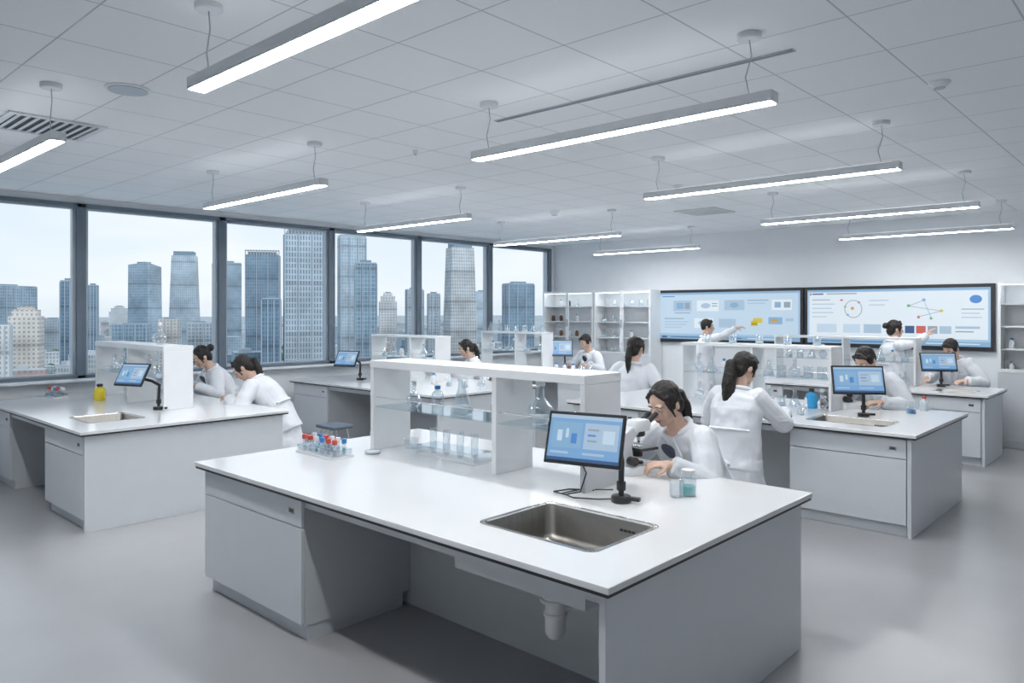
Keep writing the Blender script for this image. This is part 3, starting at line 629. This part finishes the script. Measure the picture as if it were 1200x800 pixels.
def finish(o,vox,sm=4,disp=(),fac=.5):
    r=o.modifiers.new('Remesh','REMESH'); r.mode='VOXEL'; r.voxel_size=vox; r.use_smooth_shade=True
    if sm: s=o.modifiers.new('Smooth','SMOOTH'); s.factor=fac; s.iterations=sm
    for tx,st in disp: d=o.modifiers.new('Displace','DISPLACE'); d.texture=tx; d.strength=st; d.mid_level=.5; d.texture_coords='LOCAL'
    return o
def person(label,px,ptop,Y,face,s=1.0,seat=True,lean=20,hp=30,hy=0,lw=(-.12,.42,.88),rw=(.12,.42,.88),hair='pony',vox=.008,curl=.8,hdl=None,hdr=None,pnl=None,pnr=None,pz=None,point=False,stl=''):
    rz=math.atan2(-face[0],face[1]); RZ=Matrix.Rotation(rz,3,'Z')
    u1=dirf(lean*.75); u2=dirf(lean*1.15); f1=Vector((0,u1.z,-u1.y)); f2=Vector((0,u2.z,-u2.y)); X=Vector((1,0,0)); Yv=Vector((0,1,0))
    mid=u1*.22; nb=mid+u2*.27
    HR=Matrix.Rotation(rad(hy),3,'Z')@Matrix.Rotation(rad(-hp),3,'X')
    nd=(u2+HR@Vector((0,0,1))*.8+Vector((0,.1,.2))).normalized()
    hc0=nb+nd*.075+HR@Vector((0,.012,.092))
    d=ray(px); D=Y/d.y; hw=D*d; ztop=H-(ptop-HZ)*D/F
    if pz is None: pz=ztop/s-.128-hc0.z
    off=RZ@Vector((hc0.x,hc0.y,0))*s
    root=thing('person',label,'person',(hw.x-off.x,hw.y-off.y,0),rz,None,s)
    P=Vector((0,0,pz)); mid=mid+P; nb=nb+P; hc=hc0+P
    HM=Matrix.Translation(hc)@HR.to_4x4()
    shc=mid+u2*.215; sh={-1:shc-X*.158+f2*.005,1:shc+X*.158+f2*.005}
    def tgt(w):
        if isinstance(w,Vector):
            q=w-Vector(root.location); q=Matrix.Rotation(-rz,3,'Z')@q; return q/s
        return Vector((w[0],w[1],w[2]/s))
    arm={}
    for sg,w in ((-1,lw),(1,rw)):
        t=tgt(w); pole=Vector((sg*.7,-.35,-.8)); e,t2=ik(sh[sg],t,.275,.25,pole); arm[sg]=(e,t2)
    b=MB()
    b.ell((0,-.008,.02),(.074,.092,.092),HM); b.ell((0,.018,-.035),(.060,.068,.073),HM); b.ell((0,.045,-.075),(.042,.040,.034),HM); b.ell((0,.068,-.096),(.020,.018,.016),HM)
    for q in (-1,1):
        b.ell((q*.032,.058,-.032),(.026,.024,.03),HM); b.ell((q*.029,.074,.026),(.027,.013,.009),HM); b.ell((q*.076,-.01,-.012),(.010,.019,.031),HM); b.ell((q*.011,.096,-.040),(.008,.009,.008),HM)
    b.cap(HM@Vector((0,.084,.012)),.008,HM@Vector((0,.108,-.034)),.012); b.ell((0,.083,-.064),(.022,.012,.014),HM)
    b.cap(nb-u2*.05,.056,HM@Vector((0,-.018,-.06)),.050)
    b.loft(rings([(P-u1*.06,X,f1,.15,.11),(P+u1*.06,X,f1,.15,.11),(mid-u1*.03,X,f1,.125,.095),(mid+u2*.12,X,f2,.15,.10),(mid+u2*.22,X,f2,.13,.075),(nb,X,f2,.06,.055)]))
    b.cap(sh[-1],.048,sh[1],.048)
    for sg in (-1,1):
        e,w=arm[sg]; b.cap(sh[sg],.045,e,.036); b.cap(e,.036,w,.024)
        hd=(hdl if sg<0 else hdr); pn=(pnl if sg<0 else pnr)
        fd=(w-e).normalized()
        if hd is None: hd=Vector((fd.x-sg*.25,fd.y+.2,fd.z*.25-.05))
        else: hd=Vector(hd)
        hand(b,w,hd,Vector(pn) if pn else Vector((-sg*.25,0,-1)),curl,-sg,point)
    hips={q:P+Vector((q*.085,.0,-.02)) for q in (-1,1)}; legs={}
    for q in (-1,1):
        if seat:
            kn=Vector((q*.10,.40,pz-.03)); an=Vector((q*.09,.36,max(.30/s,pz-.45)))
        else:
            kn=Vector((q*.095,.03,pz*.53)); an=Vector((q*.095,-.01,.09))
        legs[q]=(kn,an); b.cap(hips[q],.08,kn,.055); b.cap(kn,.052,an,.036); b.cap(an,.036,an+Vector((0,.12,-.04)),.03)
    finish(b.build('body',m_skin,root,smooth=True),vox,3)
    for q in (-1,1):
        e=MB().ell((q*.029,.0735,.003),(.0145,.012,.0075),HM).build('eye',m_eyew,root,smooth=True)
        MB().ell((q*.029,.0815,.002),(.006,.0055,.006),HM).build('iris',m_eyeb,e,smooth=True)
        MB().tube([HM@Vector((q*.014,.089,.026)),HM@Vector((q*.03,.088,.031)),HM@Vector((q*.046,.076,.026))],[.002,.003,.0015],6).build('eyebrow',m_hair,root,smooth=True)
    MB().ell((0,.090,-.060),(.020,.0075,.004),HM).ell((0,.089,-.067),(.017,.0075,.0045),HM).build('lips',m_lip,root,smooth=True)
    c=MB()
    c.loft(rings([(P-u1*.10,X,f1,.215,.165),(P+u1*.03,X,f1,.205,.155),(mid-u1*.03,X,f1,.188,.145),(mid+u2*.10,X,f2,.196,.142),(mid+u2*.19,X,f2,.185,.115),(mid+u2*.255,X,f2,.10,.080)]))
    c.cap(sh[-1]-u2*.012,.070,sh[1]-u2*.012,.070)
    for sg in (-1,1):
        e,w=arm[sg]; wd=(w-e).normalized()
        c.cap(sh[sg],.076,sh[sg].lerp(e,.55),.073); c.cap(sh[sg].lerp(e,.5),.073,e,.064); c.cap(e,.065,e.lerp(w,.5),.057); c.cap(e.lerp(w,.45),.057,w-wd*.055,.050)
        c.cyl(w-wd*.10,w-wd*.012,.049,.055)
        for tt in (.72,.86): q_=sh[sg].lerp(e,tt); c.ell(q_,(.074,.074,.016))
        for tt in (.22,.40): q_=e.lerp(w,tt); c.cyl(q_-wd*.010,q_+wd*.010,.067-.012*tt,.060-.012*tt)
    if seat:
        for q in (-1,1):
            k=hips[q].lerp(legs[q][0],.95); c.cap(hips[q],.115,k,.098)
        z0=pz-.06; rgs=[]
        for (yy,zz,rx,ry,am) in ((0,z0,.225,.165,0),(-.03,z0-.12,.24,.165,.006),(-.04,z0-.32,.262,.175,.014),(-.04,z0-.36,.264,.175,.015)):
            rgs.append([Vector(((rx+am*math.sin(8*2*PI*j/48))*math.cos(2*PI*j/48),yy+(ry+am*math.sin(8*2*PI*j/48))*math.sin(2*PI*j/48),zz)) for j in range(48)])
        c.loft(rgs)
    else:
        rgs=[]
        for (zz,rx,ry,am) in ((pz-.03,.215,.16,0),(pz-.2,.23,.175,.010),(pz*.60,.25,.19,.020),(pz*.44,.262,.2,.025),(pz*.42,.262,.2,.025)):
            rgs.append([Vector(((rx+am*math.sin(7*2*PI*j/48))*math.cos(2*PI*j/48),(ry+am*math.sin(7*2*PI*j/48))*math.sin(2*PI*j/48),zz)) for j in range(48)])
        c.loft(rgs)
    finish(c.build('lab_coat',m_coat,root,smooth=True),vox*1.1,3,((tex,.022),(tex2,.010)))
    col=MB(); n=18
    rg=[]
    for k in range(2,n-1):
        a=rad(90+360*k/n); rg.append(mid+u2*.268+X*(.082*math.cos(a))+f2*(.076*math.sin(a)-.004))
    col.tube(rg,[.012]+[.018]*(len(rg)-2)+[.012],8)
    for q in (-1,1):
        A=mid+u2*.27+X*(q*.045)+f2*.082; B=mid+u2*.19+X*(q*.10)+f2*.126; C=mid+u2*.0+X*(q*.012)+f2*.160; Dp=mid+u2*.24+X*(q*.020)+f2*.09
        nn=f2*.014; col.add([A,B,C,Dp,A+nn,B+nn,C+nn,Dp+nn],[(0,1,2,3),(4,5,6,7),(0,1,5,4),(1,2,6,5),(2,3,7,6),(3,0,4,7)])
    col.build('collar',m_collar,root,smooth=True,bevel=.004)
    MB().ell((0,0,0),(.045,.026,.085),Matrix.Translation(mid+u2*.175+f2*.112)@Matrix.Rotation(rad(-lean*1.15-18),4,'X')).build('shirt',m_shirt,root,smooth=True)
    for k in (0,1,2):
        p_=mid+u1*(-.03-k*.08)+f1*(.152+.006*k); MB().ell(p_,(.009,.008,.009)).build('button',m_wcap,root,smooth=True)
    pk=MB(); pc=mid+u2*.09+X*-.095+f2*.130; hx=X*.042; hu=u2*.048; pf=f2*.014+X*-.004
    pk.add([pc-hx-hu,pc+hx-hu,pc+hx+hu,pc-hx+hu,pc-hx-hu+pf,pc+hx-hu+pf,pc+hx+hu+pf,pc-hx+hu+pf],[(0,1,2,3),(4,5,6,7),(0,1,5,4),(1,2,6,5),(2,3,7,6),(3,0,4,7)])
    pk.build('pocket',m_collar,root,bevel=.003)
    bb=MB(); rgb=[mid-u1*.04+X*(.198*math.sin(rad(a)))-f1*(.152*math.cos(rad(a))) for a in range(-50,51,10)]
    bb.tube(rgb,.011,6); bb.build('half_belt',m_collar,root,smooth=True)
    tr=MB()
    for q in (-1,1): kn,an=legs[q]; tr.cap(hips[q],.088,kn,.064); tr.cap(kn,.064,an+Vector((0,0,.03)),.05)
    tr.build('trousers',m_trs,root,smooth=True)
    for q in (-1,1):
        an=legs[q][1]; z=an.z-.085
        MB().loft([[(an.x+x*.9,an.y+.05+y,z+zz) for x,y,_ in rrect(0,0,w_,l_,.035,0,4)] for w_,l_,zz in ((.085,.25,0),(.09,.255,.02),(.08,.23,.05),(.07,.14,.085))]).build('shoe',m_shoe,root,smooth=True)
    h=MB(); h.ell((0,-.022,.030),(.083,.092,.094),HM)
    for q in (-1,1): h.ell((q*.068,.008,.022),(.018,.046,.050),HM); h.cap(HM@Vector((q*.012,.050,.102)),.014,HM@Vector((q*.062,.050,.060)),.012)
    if hair!='short': 
        h.ell((0,-.055,-.03),(.072,.053,.068),HM)
        for q in (-1,1): h.cap(HM@Vector((q*.073,.040,.03)),.010,HM@Vector((q*.076,.030,-.06)),.006)
    else: h.ell((0,-.055,-.01),(.068,.048,.06),HM); h.cap(HM@Vector((-.04,.064,.078)),.015,HM@Vector((.045,.060,.082)),.015)
    if hair=='pony' or hair=='long':
        A=HM@Vector((0,-.095,.005)); B=A+HR@Vector((0,-.038,-.012))+Vector((0,0,-.012))
        bk=-u2*.55+Vector((0,-.12,-.7)); bk.normalize()
        L=.40 if hair=='long' else .25
        C1=B+bk*L*.35+Vector((0,-.012,0)); C2=B+bk*L*.7; C3=B+bk*L
        R_=1.5 if hair=='long' else 1
        h.cap(A,.026,B,.030*R_); h.cap(B,.030*R_,C1,.036*R_); h.cap(C1,.036*R_,C2,.030*R_); h.cap(C2,.030*R_,C3,.008)
    if hair=='bun': h.ell((0,-.13,.03),(.042,.042,.042),HM)
    finish(h.build('hair',m_hair,root,smooth=True),.005,2,((texh,.010),))
    if seat: stool(root.location.x,root.location.y,max(.3,(pz-.10)*s),'round stool with chrome legs under the '+(stl or label))
    return root,pz,HM
def scope_for(r,HM,label,dy=0):
    rz=r.rotation_euler.z; s=r.scale[0]
    e=HM@Vector((0,.103,.004)); w=Matrix.Rotation(rz,3,'Z')@(e*s)+Vector(r.location)
    sc=max(.75,min(1.25,(w.z-.835)/.407))
    f=Vector((-math.sin(rz),math.cos(rz),0)); q=w+f*(.155*sc+dy)
    print('SCOPE',label,q,w.z,sc)
    return microscope(q.x,q.y,rz,label,sc)
r,pz,HM=person('woman in a white coat bent over the microscope at the front bench',779,445,4.08,(-.22,-.975),s=1.13,lean=30,hp=28,hy=0,lw=(-.20,.50,.90),rw=(.20,.50,.92),hair='pony',vox=.0055,curl=.9,stl='woman at the front bench microscope')
scope_for(r,HM,'white and black microscope used by the woman at the front bench')
person('ponytailed woman in a white coat leaning over the left window bench',285,415,3.97,(-.78,-.62),s=1.12,lean=34,hp=42,hy=5,lw=(-.14,.46,.89),rw=(.12,.42,.89),hair='pony',stl='ponytailed woman at the left window bench')
r,pz,HM=person('woman with a bun in a white coat at the left window bench',236,404,4.12,(-.15,-.98),s=1.1,lean=26,hp=32,hy=0,lw=(-.20,.42,.92),rw=(.20,.42,.92),hair='bun',stl='woman with a bun at the left window bench')
scope_for(r,HM,'white microscope before the two women on the left window bench')
person('woman with tied back hair seated behind the middle window bench',546,397,7.75,(-.55,-.83),s=1.08,lean=16,hp=25,hair='pony',stl='woman at the middle window bench')
person('short haired man in a white coat beside the tablet at the far window bench',686,391,10.35,(-.1,-1),s=1.12,lean=16,hp=25,hair='short',lw=(-.2,.38,.9),rw=(.2,.38,.9),stl='man at the far window bench')
person('ponytailed woman seen from behind, seated left of the right middle bench',745,393,8.3,(-.2,1),s=1.25,lean=8,hp=5,hy=-8,hair='pony',lw=(-.28,.25,.85),rw=(.28,.25,.85),stl='ponytailed woman facing the screens')
person('long haired woman in a white coat standing with her back turned',873,411,5.98,(-.05,1.0),s=1.12,seat=False,lean=13,hp=20,hy=-28,hair='long',vox=.006,lw=(-.16,.42,.93),rw=(.22,.46,.93))
hp1=Vector((atY(874,YB-.25),YB-.25,H-(379-HZ)*((YB-.25)/ray(874).y)/F))
person('short haired man in a white coat pointing at the left wall screen',829,373,11.45,(.85,.52),s=1.05,seat=False,lean=4,hp=5,hair='short',rw=hp1,hdr=(.0,.9,.15),pnr=(-.3,0,-1),lw=(-.22,.12,.85),curl=.6,point=True)
hp2=Vector((atY(1088,YB-.25),YB-.25,H-(392-HZ)*((YB-.25)/ray(1090).y)/F))
person('woman with a hair bun reaching to the right wall screen',1049,374,11.42,(.75,.66),s=1.05,seat=False,lean=4,hp=5,hair='bun',rw=hp2,hdr=(.0,.6,.7),pnr=(0,1,-.2),lw=(-.22,.12,.85),curl=.4)
r,pz,HM=person('man in a white coat bowed over a microscope at the right middle bench',1014,405,8.1,(-.35,-.94),s=1.14,lean=30,hp=38,hair='short',lw=(-.22,.42,.90),rw=(.2,.42,.90),stl='bowed man at the right middle bench')
scope_for(r,HM,'white microscope under the bowed man on the right middle bench')
person('person in a white coat looking down behind the far right bench',1114,396,11.3,(-.3,-.95),s=1.1,lean=20,hp=38,hair='short',lw=(-.24,.36,.9),rw=(.24,.36,.9),stl='person behind the far right bench')
t=thing('yellow_card','small yellow card held up at the left wall screen','card',(hp1.x+.10,YB-.14,hp1.z+.0))
MB().box(-.06,.06,-.004,0,-.04,.04).build('card',m_yel,t); MB().box(-.045,.045,-.006,-.0045,-.008,.0).build('stripe',m_amb,t)

# ---------------------------------------------------------------- city
GZ=-60
m_ground=M('city_ground',(.36,.41,.44),.9,var=.3,vscale=.01)
o=MB().box(-9000,-40,-4000,9000,GZ-1,GZ).build('city_ground',m_ground); tag(o,'hazy city ground far below the windows','ground',kind='structure')
STD={
 'glass_blue':((.09,.19,.28),(.16,.28,.38),(.33,.43,.51),3,3.6,.35,.3),
 'glass_deep':((.04,.12,.20),(.08,.17,.27),(.18,.29,.38),2.5,3.6,.28,.25),
 'glass_light':((.22,.33,.42),(.31,.42,.50),(.48,.56,.62),2.6,3.6,.4,.35),
 'banded':((.08,.18,.27),(.15,.26,.35),(.50,.56,.61),2.2,4.6,.6,.35),
 'stone':((.20,.26,.31),(.28,.34,.38),(.58,.58,.57),3,4,.8,.7),
 'beige':((.26,.28,.30),(.36,.36,.37),(.68,.62,.55),3.4,3.6,1.0,.8),
 'cream':((.30,.34,.38),(.40,.43,.46),(.76,.73,.69),3.6,3.5,.9,.8),
 'grey':((.18,.25,.31),(.25,.32,.38),(.44,.49,.53),3.2,3.6,.6,.7),
 'brick':((.22,.24,.27),(.28,.29,.31),(.48,.31,.25),3.6,3.6,.9,.8)}
ST={}
def hazed_mat(sty,D):
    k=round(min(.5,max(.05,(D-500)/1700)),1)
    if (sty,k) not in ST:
        a=STD[sty]; haze=Vector((.60,.68,.74)); mixc=lambda c: tuple(Vector(c).lerp(haze,k))  # distance haze painted into the facade colours, paler further away
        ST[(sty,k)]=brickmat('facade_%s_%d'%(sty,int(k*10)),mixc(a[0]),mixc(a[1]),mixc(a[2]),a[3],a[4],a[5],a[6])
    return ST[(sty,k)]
m_roof=M('roof_grey',(.46,.51,.55),.9,var=.1); m_roofd=M('roof_dark',(.24,.32,.39),.8); m_fin=M('fin_metal',(.40,.47,.53),.5)
foot=[]
def tower(px0,px1,pt,D,sty,label,shape='box',rot=18,group=None,dep=.8,chk=False):
    W=(px1-px0)*D/F; c=D*ray((px0+px1)/2); h=H-(pt-HZ)*D/F-GZ
    a=rad(rot); w=W/(math.cos(a)+dep*math.sin(abs(a))); d=w*dep
    R_=math.hypot(w,d)/2
    if chk and any(math.hypot(c.x-x,c.y-y)<(R_+r)*.98 for x,y,r in foot): return None
    foot.append((c.x,c.y,R_))
    t=thing('building',label,'building',(c.x,c.y,GZ),YAW+a,group); fm=hazed_mat(sty,D)
    w/=2; d/=2; m=MB()
    def B(k,z0,z1,k2=None):
        k2=k if k2 is None else k2
        m.loft([[(-w*k,-d*k,z0),(w*k,-d*k,z0),(w*k,d*k,z0),(-w*k,d*k,z0)],[(-w*k2,-d*k2,z1),(w*k2,-d*k2,z1),(w*k2,d*k2,z1),(-w*k2,d*k2,z1)]])
    def fins():
        f=MB(); n=max(3,int(2*w/9)); q=.4
        for k in range(n+1):
            x=-w+2*w*k/n; f.box(x-q,x+q,-d-.7,-d+.1,h*.05,h*.96)
        for k in range(1,max(2,int(2*d/9))):
            y=-d+2*d*k/max(2,int(2*d/9)); f.box(w-.1,w+.7,y-q,y+q,h*.05,h*.96); f.box(-w-.7,-w+.1,y-q,y+q,h*.05,h*.96)
        f.build('facade_fins',m_fin,t)
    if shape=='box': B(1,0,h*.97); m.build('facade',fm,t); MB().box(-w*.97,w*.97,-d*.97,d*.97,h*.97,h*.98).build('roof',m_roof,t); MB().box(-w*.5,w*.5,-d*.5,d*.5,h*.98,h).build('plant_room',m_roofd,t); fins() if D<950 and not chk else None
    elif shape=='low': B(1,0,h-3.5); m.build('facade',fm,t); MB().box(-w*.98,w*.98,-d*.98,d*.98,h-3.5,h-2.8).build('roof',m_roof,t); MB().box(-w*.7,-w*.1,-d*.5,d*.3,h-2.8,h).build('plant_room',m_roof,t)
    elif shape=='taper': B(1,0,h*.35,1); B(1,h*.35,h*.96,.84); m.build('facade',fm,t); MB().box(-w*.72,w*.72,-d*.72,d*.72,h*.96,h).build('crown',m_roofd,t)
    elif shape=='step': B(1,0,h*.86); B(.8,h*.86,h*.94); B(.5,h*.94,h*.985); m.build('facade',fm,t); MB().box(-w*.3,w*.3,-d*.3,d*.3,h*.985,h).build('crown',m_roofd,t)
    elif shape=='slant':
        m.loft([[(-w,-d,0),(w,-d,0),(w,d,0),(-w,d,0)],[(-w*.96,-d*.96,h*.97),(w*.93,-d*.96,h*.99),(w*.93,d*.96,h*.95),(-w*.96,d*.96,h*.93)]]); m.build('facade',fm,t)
        MB().box(-w*.5,w*.3,-d*.4,d*.4,h*.93,h).build('crown',m_roofd,t)
    elif shape=='crown':
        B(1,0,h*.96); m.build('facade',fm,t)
        f=MB()
        for k in range(13):
            x=-w+2*w*k/12; f.box(x-w*.03,x+w*.03,-d,-d*.9,h*.96,h)
        f.box(-w,w,-d,-d*.9,h*.99,h); f.build('crown_fins',m_roof,t); MB().box(-w*.85,w*.85,-d*.85,d*.85,h*.96,h*.985).build('plant_room',m_roof,t); fins()
    return t
T=[(-40,34,333,900,'glass_blue','wide blue slab block at the left edge of the photo','box'),
 (12,50,357,620,'beige','beige apartment tower with two wings at far left','step'),(-6,14,378,520,'cream','cream apartment tower at the left photo edge','box'),
 (72,90,326,700,'glass_deep','narrow dark blue tower just left of the first mullion','box'),(52,72,372,1000,'grey','grey low tower left of the first mullion','box'),
 (103,115,332,900,'glass_deep','sliver of dark tower just right of the first mullion','box'),
 (153,187,307,1000,'glass_blue','blue tower with slanted roof in the second window','slant'),
 (199,234,295,1050,'glass_light','pale tapering glass tower in the second window','taper'),
 (128,152,358,1250,'stone','stepped grey block left of the slanted tower','step'),(134,176,378,700,'glass_blue','low wide blue block below the slanted tower','box'),
 (186,212,372,800,'beige','low beige block between the two towers of the second window','box'),(217,250,376,720,'grey','grey low block at the right of the second window','box'),
 (246,285,306,1100,'glass_deep','dark blue tower split by the second mullion','box'),
 (287,330,294,850,'glass_deep','broad blue tower left of the largest tower','crown'),
 (329,384,268,620,'banded','largest tower with pale horizontal bands in the third window','crown'),
 (306,330,347,600,'glass_deep','dark low tower at the foot of the largest tower','box'),
 (394,430,273,800,'glass_light','tall pale glass tower right of the third mullion','box'),(414,443,305,650,'glass_blue','shorter blue tower in front of the tall pale one','box'),
 (443,466,342,950,'cream','cream tower in the fourth window','step'),(474,497,337,850,'grey','left grey tower behind the fourth mullion','box'),(500,516,342,850,'grey','right grey tower behind the fourth mullion','box'),
 (519,559,285,900,'stone','tall stone coloured tower with tapering top in the fifth window','taper'),(556,572,340,1200,'glass_light','pale tower behind the stone coloured tower','box'),
 (588,626,330,800,'glass_deep','dark blue glass tower in the last window','box'),(268,276,340,1500,'grey','thin grey tower beside the second mullion','box')]
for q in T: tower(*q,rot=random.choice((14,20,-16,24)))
rnd=random.Random(11); cols=[('cream','pale cream'),('beige','beige'),('grey','grey'),('glass_light','light glass'),('brick','reddish'),('stone','stone grey'),('brick','reddish'),('glass_blue','blue glass')]
cnt=0; tries=0
while cnt<170 and tries<4500:
    tries+=1
    px=rnd.uniform(-60,660); D=rnd.uniform(440,1900)
    W=rnd.uniform(14,42); hh=rnd.uniform(9,36)*(1.25 if D>1000 else 1); sty,nm=rnd.choice(cols)
    pw=W*F/D; pt=HZ+(H-GZ-hh)*F/D
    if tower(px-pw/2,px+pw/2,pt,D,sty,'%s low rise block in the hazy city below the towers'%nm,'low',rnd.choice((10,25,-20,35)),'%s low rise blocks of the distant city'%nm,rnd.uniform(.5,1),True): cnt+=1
m_tree=M('far_foliage',(.16,.23,.18),.9,var=.4,vscale=.2)
tm=MB(); k=0
while k<260:
    D=rnd.uniform(560,1500); p=D*ray(rnd.uniform(-40,650))
    if any(math.hypot(p.x-x,p.y-y)<r+4 for x,y,r in foot): k+=.2; continue
    rr=rnd.uniform(4,8); tm.ell((p.x,p.y,GZ+rr*.9),(rr,rr,rr*rnd.uniform(.8,1.2)),None,8,6); k+=1
tag(tm.build('tree_canopy',m_tree,None,smooth=True),'dark green street trees between the distant low rise blocks','trees',kind='stuff')

# ---------------------------------------------------------------- sun (behind the building, lights the facades) and sky
sl=bpy.data.lights.new('sun','SUN'); sl.energy=1.3; sl.angle=rad(15); sl.color=(1,.97,.93)
so=bpy.data.objects.new('sun',sl); COL.objects.link(so); so.rotation_euler=Vector((.8,.1,.9)).to_track_quat('Z','Y').to_euler()
w=bpy.data.worlds.new('sky'); scene.world=w; w.use_nodes=True; nt=w.node_tree; bg=nt.nodes['Background']
tc=nt.nodes.new('ShaderNodeTexCoord'); sp=nt.nodes.new('ShaderNodeSeparateXYZ'); nt.links.new(tc.outputs['Generated'],sp.inputs[0])
cr=nt.nodes.new('ShaderNodeValToRGB'); e=cr.color_ramp.elements
e[0].position=.0; e[0].color=(.64,.74,.82,1); e[1].position=.6; e[1].color=(.50,.68,.89,1)
k=cr.color_ramp.elements.new(.02); k.color=(.76,.85,.91,1); k=cr.color_ramp.elements.new(.22); k.color=(.64,.78,.91,1)
nt.links.new(sp.outputs[2],cr.inputs[0])
nz=nt.nodes.new('ShaderNodeTexNoise'); nz.inputs['Scale'].default_value=3.5; nz.inputs['Detail'].default_value=6
mp=nt.nodes.new('ShaderNodeMapping'); mp.inputs['Scale'].default_value=(1,1,4); nt.links.new(tc.outputs['Generated'],mp.inputs[0]); nt.links.new(mp.outputs[0],nz.inputs['Vector'])
r2=nt.nodes.new('ShaderNodeValToRGB'); r2.color_ramp.elements[0].position=.42; r2.color_ramp.elements[1].position=.68
nt.links.new(nz.outputs['Fac'],r2.inputs[0])
mx=nt.nodes.new('ShaderNodeMix'); mx.data_type='RGBA'; mx.inputs['B'].default_value=(.88,.92,.95,1)
ml=nt.nodes.new('ShaderNodeMath'); ml.operation='MULTIPLY'; ml.inputs[1].default_value=.75; nt.links.new(r2.outputs[0],ml.inputs[0])
nt.links.new(ml.outputs[0],mx.inputs['Factor']); nt.links.new(cr.outputs[0],mx.inputs['A']); nt.links.new(mx.outputs['Result'],bg.inputs[0])
bg.inputs[1].default_value=1.1

# ---------------------------------------------------------------- camera
cam=bpy.data.cameras.new('camera'); co=bpy.data.objects.new('camera',cam); COL.objects.link(co)
co.location=(0,0,H); co.rotation_euler=(rad(90),0,YAW); cam.sensor_width=36; cam.lens=36*F/1200; cam.shift_y=-35/1200; cam.clip_end=20000; cam.clip_start=.05
scene.camera=co
